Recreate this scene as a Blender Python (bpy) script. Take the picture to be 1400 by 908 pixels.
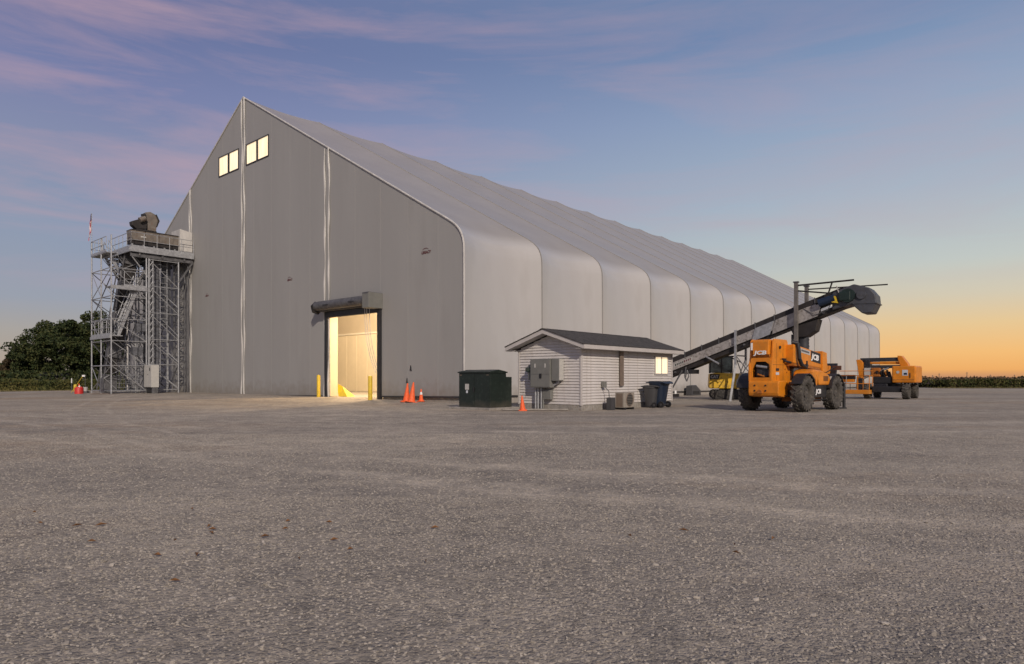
import bpy, math, random
import numpy as np
from mathutils import Vector, Matrix, Euler
random.seed(7); rng = np.random.default_rng(11)
S = bpy.context.scene
for o in list(bpy.data.objects): bpy.data.objects.remove(o)
COL = S.collection
R = math.radians

# ------------------------------------------------------------------ camera
cam = bpy.data.cameras.new('camera'); co = bpy.data.objects.new('camera', cam); COL.objects.link(co)
co.location = (0, 0, 1.25); co.rotation_euler = (R(90), 0, 0)
cam.sensor_width = 36; cam.lens = 904 / 1400 * 36; cam.shift_y = 64 / 1400
cam.clip_start = .05; cam.clip_end = 9000
S.camera = co
S.render.resolution_x, S.render.resolution_y = 1024, 664
S.view_settings.view_transform = 'Standard'; S.view_settings.look = 'None'
S.view_settings.exposure = 0.0; S.view_settings.gamma = 1
S.view_settings.use_curve_mapping = False
S.render.engine = 'CYCLES'
S.cycles.use_denoising = True; S.cycles.max_bounces = 6; S.cycles.sample_clamp_indirect = 3

def srgb(r, g, b):
    return tuple((c / 255 / 12.92) if c / 255 <= .04045 else ((c / 255 + .055) / 1.055) ** 2.4 for c in (r, g, b)) + (1,)

# ------------------------------------------------------------------ world: twilight sky
wd = bpy.data.worlds.new('World'); S.world = wd; wd.use_nodes = True
nt = wd.node_tree; N = nt.nodes; LK = nt.links
for n in list(N): N.remove(n)
def wn(t, **k):
    n = N.new(t)
    for a, v in k.items(): setattr(n, a, v)
    return n
def wmath(op, a, b=None, clamp=False):
    n = wn('ShaderNodeMath', operation=op, use_clamp=clamp)
    for i, v in enumerate((a, b)):
        if v is None: continue
        if isinstance(v, (int, float)): n.inputs[i].default_value = v
        else: LK.new(v, n.inputs[i])
    return n.outputs[0]
def wramp(stops, fac):
    n = wn('ShaderNodeValToRGB'); e = n.color_ramp.elements
    while len(e) < len(stops): e.new(.5)
    for el, (p, c) in zip(e, stops): el.position = p; el.color = c
    LK.new(fac, n.inputs[0]); return n.outputs[0]
tc = wn('ShaderNodeTexCoord'); sep = wn('ShaderNodeSeparateXYZ'); LK.new(tc.outputs['Generated'], sep.inputs[0])
zz = wmath('MAXIMUM', sep.outputs[2], 0.0)
away = wramp([(0, srgb(158, 146, 134)), (.02, srgb(166, 152, 138)), (.06, srgb(160, 155, 150)), (.10, srgb(146, 152, 164)),
              (.19, srgb(134, 146, 168)), (.28, srgb(128, 136, 164)), (.36, srgb(114, 122, 160)), (.43, srgb(100, 110, 150)), (1, srgb(92, 98, 122))], zz)
glow = wramp([(0, srgb(176, 128, 100)), (.012, srgb(228, 166, 98)), (.034, srgb(232, 180, 114)), (.07, srgb(220, 190, 142)),
              (.106, srgb(202, 193, 170)), (.15, srgb(184, 190, 186)), (.24, srgb(160, 174, 188)), (.35, srgb(136, 155, 182)), (.44, srgb(110, 133, 168)), (1, srgb(92, 100, 124))], zz)
hl = wmath('SQRT', wmath('ADD', wmath('MULTIPLY', sep.outputs[0], sep.outputs[0]), wmath('ADD', wmath('MULTIPLY', sep.outputs[1], sep.outputs[1]), 1e-5)))
ga = R(40)
dt = wmath('DIVIDE', wmath('ADD', wmath('MULTIPLY', sep.outputs[0], math.sin(ga)), wmath('MULTIPLY', sep.outputs[1], math.cos(ga))), hl)
gf = wmath('POWER', wmath('DIVIDE', wmath('SUBTRACT', dt, .3), .7, True), 1.6)
mx = wn('ShaderNodeMixRGB'); LK.new(gf, mx.inputs[0]); LK.new(away, mx.inputs[1]); LK.new(glow, mx.inputs[2])
# thin pink cloud streaks
mp = wn('ShaderNodeMapping'); LK.new(tc.outputs['Generated'], mp.inputs[0])
mp.inputs['Rotation'].default_value = (0, R(-7), R(8)); mp.inputs['Scale'].default_value = (1.5, 1.5, 10.5); mp.inputs['Location'].default_value = (1.7, .9, .2)
nz = wn('ShaderNodeTexNoise'); LK.new(mp.outputs[0], nz.inputs['Vector'])
nz.inputs['Scale'].default_value = 1.5; nz.inputs['Detail'].default_value = 9; nz.inputs['Roughness'].default_value = .60; nz.inputs['Distortion'].default_value = .5
cm = wramp([(.42, (0, 0, 0, 1)), (.66, (1, 1, 1, 1))], nz.outputs[0])
up = wramp([(.07, (0, 0, 0, 1)), (.2, (1, 1, 1, 1)), (.6, (.8, .8, .8, 1)), (.9, (.25, .25, .25, 1))], zz)
cf = wmath('MULTIPLY', wmath('MULTIPLY', cm, up), wmath('SUBTRACT', .62, wmath('MULTIPLY', gf, .40)))
mc = wn('ShaderNodeMixRGB'); LK.new(cf, mc.inputs[0]); LK.new(mx.outputs[0], mc.inputs[1]); mc.inputs[2].default_value = srgb(182, 152, 162)
bg = wn('ShaderNodeBackground'); LK.new(mc.outputs[0], bg.inputs[0]); bg.inputs[1].default_value = 1.12
wo = wn('ShaderNodeOutputWorld'); LK.new(bg.outputs[0], wo.inputs[0])

# ------------------------------------------------------------------ sun, from behind the camera's right shoulder
sl = bpy.data.lights.new('sun', 'SUN'); so = bpy.data.objects.new('sun', sl); COL.objects.link(so)
sl.energy = 2.8; sl.angle = R(.6); sl.color = (1, .87, .74)
sun_vec = Vector((.512, -1.77, 1.0)).normalized()
so.rotation_euler = sun_vec.to_track_quat('Z', 'Y').to_euler(); so.location = (10, -30, 40)

# ------------------------------------------------------------------ materials
def mat(name, c, rough=.6, metal=0, var=0, vs=3, bump=0, bs=20, c2=None, spec=.5, stretch=None, dirt=None, emit=None, alpha=None):
    m = bpy.data.materials.new(name); m.use_nodes = True
    t = m.node_tree; n = t.nodes; l = t.links; b = n['Principled BSDF']
    b.inputs['Roughness'].default_value = rough; b.inputs['Metallic'].default_value = metal
    b.inputs['Specular IOR Level'].default_value = spec
    c = tuple(c) + ((1,) if len(c) == 3 else ())
    b.inputs['Base Color'].default_value = c
    tcn = n.new('ShaderNodeTexCoord'); src = tcn.outputs['Object']
    if stretch:
        mpn = n.new('ShaderNodeMapping'); mpn.inputs['Scale'].default_value = stretch; l.new(src, mpn.inputs[0]); src = mpn.outputs[0]
    if var or c2:
        nn = n.new('ShaderNodeTexNoise'); nn.inputs['Scale'].default_value = vs; nn.inputs['Detail'].default_value = 6; nn.inputs['Roughness'].default_value = .6
        l.new(src, nn.inputs['Vector'])
        rp = n.new('ShaderNodeValToRGB'); rp.color_ramp.elements[0].position = .35; rp.color_ramp.elements[1].position = .68
        lo = tuple(x * (1 - var) for x in c[:3]) + (1,)
        hi = tuple(c2) + (1,) if c2 else tuple(min(1, x * (1 + var)) for x in c[:3]) + (1,)
        rp.color_ramp.elements[0].color = lo; rp.color_ramp.elements[1].color = hi
        l.new(nn.outputs[0], rp.inputs[0]); out = rp.outputs[0]
        if dirt:
            n2 = n.new('ShaderNodeTexNoise'); n2.inputs['Scale'].default_value = vs * 2.7; n2.inputs['Detail'].default_value = 8; l.new(src, n2.inputs['Vector'])
            r2 = n.new('ShaderNodeValToRGB'); r2.color_ramp.elements[0].position = .52; r2.color_ramp.elements[1].position = .72; l.new(n2.outputs[0], r2.inputs[0])
            m2 = n.new('ShaderNodeMixRGB'); l.new(r2.outputs[0], m2.inputs[0]); l.new(out, m2.inputs[1]); m2.inputs[2].default_value = tuple(dirt) + (1,); out = m2.outputs[0]
        l.new(out, b.inputs['Base Color'])
    if bump:
        nb = n.new('ShaderNodeTexNoise'); nb.inputs['Scale'].default_value = bs; nb.inputs['Detail'].default_value = 5; l.new(src, nb.inputs['Vector'])
        bp = n.new('ShaderNodeBump'); bp.inputs['Strength'].default_value = bump; bp.inputs['Distance'].default_value = .05; l.new(nb.outputs[0], bp.inputs['Height']); l.new(bp.outputs[0], b.inputs['Normal'])
    if emit:
        b.inputs['Emission Color'].default_value = tuple(emit[:3]) + (1,); b.inputs['Emission Strength'].default_value = emit[3]
    if alpha is not None: b.inputs['Alpha'].default_value = alpha
    return m
M = dict(
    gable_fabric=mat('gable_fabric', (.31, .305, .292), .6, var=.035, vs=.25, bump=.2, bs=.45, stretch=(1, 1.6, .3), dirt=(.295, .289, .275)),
    white_strip=mat('white_strip', (.52, .505, .475), .5, var=.15, vs=3, stretch=(1, 1, .3)),
    seam=mat('seam', (.27, .26, .245), .5), rail=mat('rail', (.03, .03, .032), .5, var=.2, vs=5),
    concrete=mat('concrete', (.30, .28, .25), .9, var=.2, vs=4, bump=.3, bs=30, dirt=(.22, .19, .15)),
    galv=mat('galv', (.40, .41, .42), .45, .5, var=.2, vs=6), galv_dark=mat('galv_dark', (.13, .13, .135), .6, .4, var=.3, vs=5),
    black=mat('black', (.018, .018, .02), .5, var=.3, vs=5), rubber=mat('rubber', (.035, .033, .031), .85, var=.3, vs=4, dirt=(.10, .09, .078)),
    tyre_dust=mat('tyre_dust', (.065, .058, .05), .9, var=.3, vs=4, dirt=(.15, .135, .11)),
    orange=mat('orange', (.68, .225, .012), .42, var=.14, vs=2.2, dirt=(.52, .20, .022)), orange_dark=mat('orange_dark', (.40, .135, .018), .5, var=.25, vs=4, dirt=(.12, .06, .02)),
    yellow=mat('yellow', (.72, .44, .03), .45, var=.15, vs=3, dirt=(.3, .2, .05)), bollard=mat('bollard', (.68, .47, .02), .5, var=.1, vs=4, dirt=(.4, .3, .06)),
    cone=mat('cone', (.85, .13, .03), .6, var=.1, vs=8), white=mat('white', (.8, .8, .78), .5), red=mat('red', (.55, .03, .025), .5, var=.15, vs=6),
    siding=mat('siding', (.58, .55, .52), .5, var=.05, vs=2, dirt=(.50, .46, .42)), trim=mat('trim', (.50, .47, .44), .5, var=.05, vs=3),
    soffit=mat('soffit', (.46, .44, .42), .6), shingle=mat('shingle', (.055, .050, .045), .95, var=.4, vs=5, bump=.5, bs=45, stretch=(1, 1, 1), dirt=(.085, .075, .065)),
    cab_grey=mat('cab_grey', (.17, .17, .155), .5, var=.08, vs=4), cab_light=mat('cab_light', (.46, .45, .42), .5, var=.06, vs=3),
    green=mat('green', (.009, .017, .013), .5, var=.15, vs=3, dirt=(.022, .034, .026)), navy=mat('navy', (.012, .022, .045), .45, var=.15, vs=5),
    bin_grey=mat('bin_grey', (.055, .055, .058), .5, var=.1), beige=mat('beige', (.29, .26, .22), .6, var=.06, vs=5), brown=mat('brown', (.17, .13, .10), .7, var=.1, vs=5),
    steel=mat('steel', (.40, .375, .35), .5, .35, var=.25, vs=3, dirt=(.17, .145, .12)), mast_steel=mat('mast_steel', (.17, .155, .14), .6, .3, var=.2, vs=3), steel_dark=mat('steel_dark', (.030, .026, .025), .6, .2, var=.3, vs=3),
    hood=mat('hood', (.075, .08, .092), .5, .2, var=.2, vs=3, dirt=(.06, .058, .055)), sock=mat('sock', (.03, .032, .038), .6, var=.2, vs=3),
    motor_green=mat('motor_green', (.008, .022, .018), .5, var=.2), motor_blue=mat('motor_blue', (.010, .022, .05), .5, var=.2),
    glass=mat('glass', (.03, .045, .04), .08, spec=.8), engine=mat('engine', (.03, .03, .035), .5, .3, var=.6, vs=12),
    logo=mat('logo', (.10, .018, .02), .6), ink=mat('ink', (.02, .02, .022), .6), sticker=mat('sticker', (.55, .58, .62), .5),
    lit=mat('lit_window', (.8, .7, .5), .5, emit=(1, .80, .52, .92)), mirror=mat('mirror', (.10, .045, .03), .4),
    lamp_glow=mat('lamp_glow', (.8, .7, .5), .5, emit=(1, .8, .52, 3)),
    bark=mat('bark', (.07, .055, .04), .9, var=.3), inner=mat('inner_fabric', (.80, .76, .68), .7, var=.03, vs=.5),
    liner=mat('liner', (.78, .71, .58), .7, var=.05, vs=.6), yellow_tarp=mat('yellow_tarp', (.75, .60, .06), .6, var=.1), flag_red=mat('flag_red', (.5, .03, .04), .7), flag_blue=mat('flag_blue', (.03, .04, .14), .7),
    farm=mat('farm_wall', (.10, .095, .09), .8, var=.2, vs=.5), farm_roof=mat('farm_roof', (.04, .042, .048), .6, var=.1),
)
def side_fabric():   # pale membrane; shade of the roof pitch is painted into the colour, from the knee about 9 m up
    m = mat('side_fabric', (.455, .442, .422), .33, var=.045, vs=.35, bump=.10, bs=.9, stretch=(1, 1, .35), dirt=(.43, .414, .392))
    n = m.node_tree.nodes; l = m.node_tree.links; b = n['Principled BSDF']; src = b.inputs['Base Color'].links[0].from_socket
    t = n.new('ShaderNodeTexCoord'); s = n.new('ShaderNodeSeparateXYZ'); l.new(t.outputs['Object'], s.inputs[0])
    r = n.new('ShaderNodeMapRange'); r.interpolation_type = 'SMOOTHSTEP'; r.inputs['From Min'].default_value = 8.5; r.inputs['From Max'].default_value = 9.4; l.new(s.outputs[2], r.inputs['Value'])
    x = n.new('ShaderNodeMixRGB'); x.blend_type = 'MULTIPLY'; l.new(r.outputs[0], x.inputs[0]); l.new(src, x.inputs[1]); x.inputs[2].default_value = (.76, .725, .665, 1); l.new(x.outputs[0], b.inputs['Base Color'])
    return m
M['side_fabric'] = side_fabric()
M['partition'] = mat('partition', (.56, .50, .41), .7, var=.05, vs=.5)
def curtain():   # translucent plastic strips, glowing by the light behind them
    m = mat('curtain', (.85, .76, .60), .5); n = m.node_tree.nodes; l = m.node_tree.links; b = n['Principled BSDF']
    t = n.new('ShaderNodeBsdfTranslucent'); t.inputs[0].default_value = (.9, .8, .62, 1); x = n.new('ShaderNodeMixShader'); x.inputs[0].default_value = .75
    l.new(b.outputs[0], x.inputs[1]); l.new(t.outputs[0], x.inputs[2]); l.new(x.outputs[0], n['Material Output'].inputs[0]); return m
M['curtain'] = curtain()
def splash(m, top, col):   # mud thrown up on the lowest part of a wall, ragged upper edge
    n = m.node_tree.nodes; l = m.node_tree.links; b = n['Principled BSDF']; src = b.inputs['Base Color'].links[0].from_socket
    t = n.new('ShaderNodeTexCoord'); s = n.new('ShaderNodeSeparateXYZ'); l.new(t.outputs['Object'], s.inputs[0])
    k = n.new('ShaderNodeTexNoise'); k.inputs['Scale'].default_value = 2.2; k.inputs['Detail'].default_value = 8; l.new(t.outputs['Object'], k.inputs['Vector'])
    a = n.new('ShaderNodeMath'); a.operation = 'MULTIPLY_ADD'; l.new(k.outputs[0], a.inputs[0]); a.inputs[1].default_value = -top * 1.6; l.new(s.outputs[2], a.inputs[2])
    r = n.new('ShaderNodeMapRange'); r.inputs['From Min'].default_value = -top * .7; r.inputs['From Max'].default_value = top * .25; r.inputs['To Min'].default_value = .6; r.inputs['To Max'].default_value = 0; l.new(a.outputs[0], r.inputs['Value'])
    x = n.new('ShaderNodeMixRGB'); l.new(r.outputs[0], x.inputs[0]); l.new(src, x.inputs[1]); x.inputs[2].default_value = col; l.new(x.outputs[0], b.inputs['Base Color'])
splash(M['gable_fabric'], 1.1, (.20, .172, .135, 1)); splash(M['side_fabric'], .9, (.25, .215, .17, 1)); splash(M['green'], .35, (.09, .08, .06, 1)); splash(M['orange'], .7, (.34, .20, .06, 1))
def leafmat(name, a, b, d):
    m = bpy.data.materials.new(name); m.use_nodes = True; t = m.node_tree; n = t.nodes; l = t.links; p = n['Principled BSDF']
    g = n.new('ShaderNodeNewGeometry'); nn = n.new('ShaderNodeTexNoise'); nn.inputs['Scale'].default_value = .6; nn.inputs['Detail'].default_value = 4
    l.new(g.outputs['Position'], nn.inputs['Vector'])
    ad = n.new('ShaderNodeMath'); ad.operation = 'ADD'; l.new(nn.outputs[0], ad.inputs[0])
    mu = n.new('ShaderNodeMath'); mu.operation = 'MULTIPLY'; l.new(g.outputs['Random Per Island'], mu.inputs[0]); mu.inputs[1].default_value = .5; l.new(mu.outputs[0], ad.inputs[1])
    r = n.new('ShaderNodeValToRGB'); e = r.color_ramp.elements; e.new(.5)
    for x, (q, c) in zip(e, ((.42, a), (.72, b), (1.0, d))): x.position = q; x.color = tuple(c) + (1,)
    l.new(ad.outputs[0], r.inputs[0]); l.new(r.outputs[0], p.inputs['Base Color']); p.inputs['Roughness'].default_value = .7; p.inputs['Specular IOR Level'].default_value = .2
    return m
M['cab_glass'] = mat('cab_glass', (.16, .20, .18), .15, var=.8, vs=1.6, spec=.8)
def uneven_lit():
    m = M['lit']; n = m.node_tree.nodes; l = m.node_tree.links; b = n['Principled BSDF']
    t = n.new('ShaderNodeTexCoord'); p = n.new('ShaderNodeMapping'); p.inputs['Scale'].default_value = (3.5, 3.5, .35); l.new(t.outputs['Object'], p.inputs[0])
    k = n.new('ShaderNodeTexNoise'); k.inputs['Scale'].default_value = 1.6; k.inputs['Detail'].default_value = 4; l.new(p.outputs[0], k.inputs['Vector'])
    r = n.new('ShaderNodeValToRGB'); r.color_ramp.elements[0].position = .3; r.color_ramp.elements[1].position = .7; r.color_ramp.elements[0].color = (.78, .56, .31, 1); r.color_ramp.elements[1].color = (1, .84, .58, 1)
    l.new(k.outputs[0], r.inputs[0]); l.new(r.outputs[0], b.inputs['Emission Color'])
uneven_lit()
M['leaf'] = leafmat('leaf_green', (.018, .030, .012), (.035, .050, .016), (.070, .075, .025))
M['leaf_red'] = leafmat('leaf_russet', (.030, .024, .014), (.055, .040, .020), (.09, .06, .03))
M['crop'] = leafmat('crop_leaf', (.030, .040, .014), (.055, .065, .018), (.11, .10, .03))
M['crop_dry'] = leafmat('crop_dry', (.060, .040, .024), (.10, .07, .04), (.14, .095, .055))
M['grass'] = leafmat('grass_dry', (.08, .075, .03), (.15, .13, .05), (.24, .19, .09))

# compacted wheel lanes across the yard; their mask, with painted door light, is shared by the ground colour and the loose stone density
LANES = [(7.3, -.52, .032, .0), (9.1, -.52, .034, .0), (9.4, -.50, .012, 0), (7.6, -.52, .010, 0), (15.5, -.10, .012, 0), (17.6, -.08, .012, 0), (22.5, .05, .004, 0)]
def lane_spill_mask(n, l, P, width=.36):
    def mth(op, a, b=None, cl=False):
        k = n.new('ShaderNodeMath'); k.operation = op; k.use_clamp = cl
        for i, v in enumerate((a, b)):
            if v is None: continue
            if isinstance(v, (int, float)): k.inputs[i].default_value = v
            else: l.new(v, k.inputs[i])
        return k.outputs[0]
    sp = n.new('ShaderNodeSeparateXYZ'); l.new(P, sp.inputs[0]); x, y = sp.outputs[0], sp.outputs[1]
    nz = n.new('ShaderNodeTexNoise'); nz.inputs['Scale'].default_value = .35; nz.inputs['Detail'].default_value = 4; l.new(P, nz.inputs['Vector'])
    nf = n.new('ShaderNodeTexNoise'); nf.inputs['Scale'].default_value = 1.3; nf.inputs['Detail'].default_value = 6; l.new(P, nf.inputs['Vector'])
    yy = mth('ADD', y, mth('MULTIPLY', mth('SUBTRACT', nz.outputs[0], .5), 1.6)); out = None
    for a, b, c, _ in LANES:
        cv = mth('ADD', a, mth('ADD', mth('MULTIPLY', x, b), mth('MULTIPLY', mth('MULTIPLY', x, x), c)))
        d = mth('ABSOLUTE', mth('SUBTRACT', yy, cv)); m_ = mth('SUBTRACT', 1, mth('DIVIDE', d, width * (1 + max(0, a - 9) * .06)), True)
        out = m_ if out is None else mth('MAXIMUM', out, m_)
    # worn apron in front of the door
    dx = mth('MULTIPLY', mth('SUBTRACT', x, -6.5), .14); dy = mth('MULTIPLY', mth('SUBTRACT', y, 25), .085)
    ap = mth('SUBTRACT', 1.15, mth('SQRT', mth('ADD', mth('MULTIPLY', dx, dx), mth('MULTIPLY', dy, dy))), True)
    dx = mth('MULTIPLY', mth('SUBTRACT', x, -2.9), .30); dy = mth('MULTIPLY', mth('SUBTRACT', y, 14.2), .17)  # pool of light from the doorway, painted paler into the ground
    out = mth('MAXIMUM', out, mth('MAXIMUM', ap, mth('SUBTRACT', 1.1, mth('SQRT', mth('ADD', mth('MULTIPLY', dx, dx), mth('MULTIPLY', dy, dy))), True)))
    return mth('MULTIPLY', out, mth('MULTIPLY', mth('SUBTRACT', nf.outputs[0], .22), 2.3, True), True)
# gravel ground
def gravel_mat():
    m = bpy.data.materials.new('gravel'); m.use_nodes = True; t = m.node_tree; n = t.nodes; l = t.links; p = n['Principled BSDF']
    g = n.new('ShaderNodeNewGeometry'); P = g.outputs['Position']
    def noise(s, d=5, v=P, r=.6):
        k = n.new('ShaderNodeTexNoise'); k.inputs['Scale'].default_value = s; k.inputs['Detail'].default_value = d; k.inputs['Roughness'].default_value = r; l.new(v, k.inputs['Vector']); return k.outputs[0]
    def ramp(f, *st):
        k = n.new('ShaderNodeValToRGB'); e = k.color_ramp.elements
        while len(e) < len(st): e.new(.5)
        for x, (q, c) in zip(e, st): x.position = q; x.color = c if len(c) == 4 else tuple(c) + (1,)
        l.new(f, k.inputs[0]); return k.outputs[0]
    def mix(f, a, b, mode='MIX'):
        k = n.new('ShaderNodeMixRGB'); k.blend_type = mode
        for i, v in enumerate((f, a, b)):
            if isinstance(v, float): k.inputs[i].default_value = v
            elif isinstance(v, tuple): k.inputs[i].default_value = v + (1,)
            else: l.new(v, k.inputs[i])
        return k.outputs[0]
    vo = n.new('ShaderNodeTexVoronoi'); vo.inputs['Scale'].default_value = 34; l.new(P, vo.inputs['Vector'])
    vo2 = n.new('ShaderNodeTexVoronoi'); vo2.inputs['Scale'].default_value = 75; l.new(P, vo2.inputs['Vector'])
    vo3 = n.new('ShaderNodeTexVoronoi'); vo3.inputs['Scale'].default_value = 9; l.new(P, vo3.inputs['Vector'])
    big = n.new('ShaderNodeMapping'); l.new(P, big.inputs[0]); big.inputs['Scale'].default_value = (.35, 1, 1); big.inputs['Rotation'].default_value = (0, 0, R(12))
    base = ramp(noise(.10, 7, big.outputs[0]), (.36, (.275, .248, .208)), (.47, (.33, .297, .248)), (.57, (.375, .337, .278)), (.68, (.43, .382, .312)))
    tan = ramp(noise(.22, 7, big.outputs[0], .65), (.52, (0, 0, 0)), (.70, (1, 1, 1)))
    c = mix(tan, base, (.37, .295, .215))
    lm = lane_spill_mask(n, l, P)
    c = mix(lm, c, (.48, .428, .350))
    se = n.new('ShaderNodeSeparateColor'); l.new(vo.outputs['Color'], se.inputs[0])
    c = mix(.75, c, ramp(se.outputs[0], (0, (.62, .62, .64)), (.5, (1, 1, 1)), (1, (1.30, 1.28, 1.25))), 'MULTIPLY')
    se3 = n.new('ShaderNodeSeparateColor'); l.new(vo3.outputs['Color'], se3.inputs[0])
    c = mix(.30, c, ramp(se3.outputs[1], (0, (.72, .72, .72)), (.5, (1, 1, 1)), (1, (1.2, 1.2, 1.2))), 'MULTIPLY')
    c = mix(1.0, c, ramp(noise(2.2, 8), (.3, (.80, .80, .81)), (.7, (1.17, 1.15, 1.12))), 'MULTIPLY')
    c = mix(.8, c, ramp(noise(.5, 6), (.34, (.80, .80, .81)), (.68, (1.18, 1.17, 1.15))), 'MULTIPLY')
    l.new(c, p.inputs['Base Color']); p.inputs['Roughness'].default_value = .95; p.inputs['Specular IOR Level'].default_value = .2
    b1 = n.new('ShaderNodeBump'); b1.inputs['Strength'].default_value = .8; b1.inputs['Distance'].default_value = .012; b1.invert = True; l.new(vo.outputs['Distance'], b1.inputs['Height'])
    b2 = n.new('ShaderNodeBump'); b2.inputs['Strength'].default_value = .6; b2.inputs['Distance'].default_value = .01; b2.invert = True; l.new(vo2.outputs['Distance'], b2.inputs['Height']); l.new(b1.outputs[0], b2.inputs['Normal'])
    b3 = n.new('ShaderNodeBump'); b3.inputs['Strength'].default_value = .7; b3.inputs['Distance'].default_value = .07; l.new(noise(1.6, 8), b3.inputs['Height']); l.new(b2.outputs[0], b3.inputs['Normal'])
    l.new(b3.outputs[0], p.inputs['Normal'])
    return m
M['gravel'] = gravel_mat()
def stone_mat():
    m = bpy.data.materials.new('stone'); m.use_nodes = True; t = m.node_tree; n = t.nodes; l = t.links; p = n['Principled BSDF']
    oi = n.new('ShaderNodeObjectInfo'); r = n.new('ShaderNodeValToRGB'); e = r.color_ramp.elements
    for i in range(3): e.new(.5)
    for x, (q, c) in zip(e, ((0, (.27, .242, .203)), (.3, (.325, .292, .245)), (.65, (.365, .328, .275)), (.9, (.395, .356, .30)), (1, (.44, .40, .345)))): x.position = q; x.color = c + (1,)
    l.new(oi.outputs['Random'], r.inputs[0]); l.new(r.outputs[0], p.inputs['Base Color']); p.inputs['Roughness'].default_value = .9; p.inputs['Specular IOR Level'].default_value = .2
    return m
M['stone'] = stone_mat()

# ------------------------------------------------------------------ helpers
class MB:
    def __init__(s): s.v = []; s.f = []
    def add(s, v, f):
        k = len(s.v); s.v += [tuple(x) for x in v]; s.f += [tuple(i + k for i in q) for q in f]; return s
    def box(s, c, d, rot=None):
        x, y, z = d[0] / 2, d[1] / 2, d[2] / 2
        v = [Vector(p) for p in ((-x, -y, -z), (x, -y, -z), (x, y, -z), (-x, y, -z), (-x, -y, z), (x, -y, z), (x, y, z), (-x, y, z))]
        if rot: e = Euler(rot).to_matrix(); v = [e @ p for p in v]
        c = Vector(c)
        return s.add([p + c for p in v], [(0, 3, 2, 1), (4, 5, 6, 7), (0, 1, 5, 4), (1, 2, 6, 5), (2, 3, 7, 6), (3, 0, 4, 7)])
    def b2(s, a, b):   # box from corner to corner
        return s.box([(a[i] + b[i]) / 2 for i in range(3)], [abs(b[i] - a[i]) for i in range(3)])
    def tube(s, p, q, r, n=8, r2=None):
        p, q = Vector(p), Vector(q); d = (q - p).normalized(); r2 = r if r2 is None else r2
        a = d.orthogonal().normalized(); b = d.cross(a); v = []
        for c, rr in ((p, r), (q, r2)):
            for i in range(n):
                t = 2 * math.pi * i / n; v.append(c + (a * math.cos(t) + b * math.sin(t)) * rr)
        return s.add(v, [(i, (i + 1) % n, n + (i + 1) % n, n + i) for i in range(n)] + [tuple(range(n - 1, -1, -1)), tuple(range(n, 2 * n))])
    def bar(s, p, q, w, h, up=(0, 0, 1)):   # rectangular bar
        p, q = Vector(p), Vector(q); d = (q - p).normalized(); a = d.cross(Vector(up))
        if a.length < 1e-4: a = d.cross(Vector((1, 0, 0)))
        a.normalize(); b = a.cross(d).normalized(); v = []
        for c in (p, q):
            for i, j in ((-1, -1), (1, -1), (1, 1), (-1, 1)): v.append(c + a * (w / 2 * i) + b * (h / 2 * j))
        return s.add(v, [(3, 2, 1, 0), (4, 5, 6, 7)] + [(i, (i + 1) % 4, 4 + (i + 1) % 4, 4 + i) for i in range(4)])
    def path(s, pts, r, n=6):
        for a, b in zip(pts[:-1], pts[1:]): s.tube(a, b, r, n)
        return s
    def prism(s, pts, y0, y1, ax='y'):   # 2D outline (x,z) extruded along y ; ax 'x': outline (y,z) ; 'z': (x,y)
        def P(a, b, c): return {'y': (a, c, b), 'x': (c, a, b), 'z': (a, b, c)}[ax]
        n = len(pts); v = [P(a, b, y0) for a, b in pts] + [P(a, b, y1) for a, b in pts]
        return s.add(v, [tuple(range(n - 1, -1, -1)), tuple(range(n, 2 * n))] + [(i, (i + 1) % n, n + (i + 1) % n, n + i) for i in range(n)])
    def lathe(s, prof, axis='z', c=(0, 0, 0), n=24, close=False):   # prof (r, h)
        m = len(prof); v = []
        for i in range(n):
            t = 2 * math.pi * i / n
            for r, h in prof:
                p = {'z': (r * math.cos(t), r * math.sin(t), h), 'y': (r * math.cos(t), h, r * math.sin(t)), 'x': (h, r * math.cos(t), r * math.sin(t))}[axis]
                v.append((p[0] + c[0], p[1] + c[1], p[2] + c[2]))
        f = [(i * m + j, i * m + j + 1, ((i + 1) % n) * m + j + 1, ((i + 1) % n) * m + j) for i in range(n) for j in range(m - 1)]
        if close: f += [(i * m + m - 1, i * m, ((i + 1) % n) * m, ((i + 1) % n) * m + m - 1) for i in range(n)]
        return s.add(v, f)
    def mesh(s, name, m, smooth=False):
        me = bpy.data.meshes.new(name); me.from_pydata(s.v, [], s.f); me.validate()
        bm_fix(me)
        me.materials.append(M[m] if isinstance(m, str) else m)
        if smooth:
            for p in me.polygons: p.use_smooth = True
            try: me.set_sharp_from_angle(angle=R(40))
            except Exception: pass
        return me
    def build(s, name, m, parent=None, bevel=0, smooth=False, label=None, loc=None):
        return link(name, s.mesh(name, m, smooth), parent, bevel, label, loc)
import bmesh
def bm_fix(me):
    b = bmesh.new(); b.from_mesh(me); bmesh.ops.recalc_face_normals(b, faces=b.faces); b.to_mesh(me); b.free()
def link(name, me, parent=None, bevel=0, label=None, loc=None, rot=None):
    o = bpy.data.objects.new(name, me); COL.objects.link(o)
    if parent: o.parent = parent
    if bevel:
        md = o.modifiers.new('bevel', 'BEVEL'); md.width = bevel; md.segments = 2; md.limit_method = 'ANGLE'; md.angle_limit = R(35)
    if label: o['label'] = label
    if loc: o.location = loc
    if rot: o.rotation_euler = rot
    return o
def tag(o, label=None, cat=None, group=None, kind=None):
    for k, v in (('label', label), ('category', cat), ('group', group), ('kind', kind)):
        if v: o[k] = v
    return o
def thing(name, label, cat, loc=(0, 0, 0), rz=0, group=None):
    o = bpy.data.objects.new(name, None); COL.objects.link(o); o.empty_display_size = .3
    o.location = loc; o.rotation_euler = (0, 0, rz); return tag(o, label, cat, group)
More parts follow.
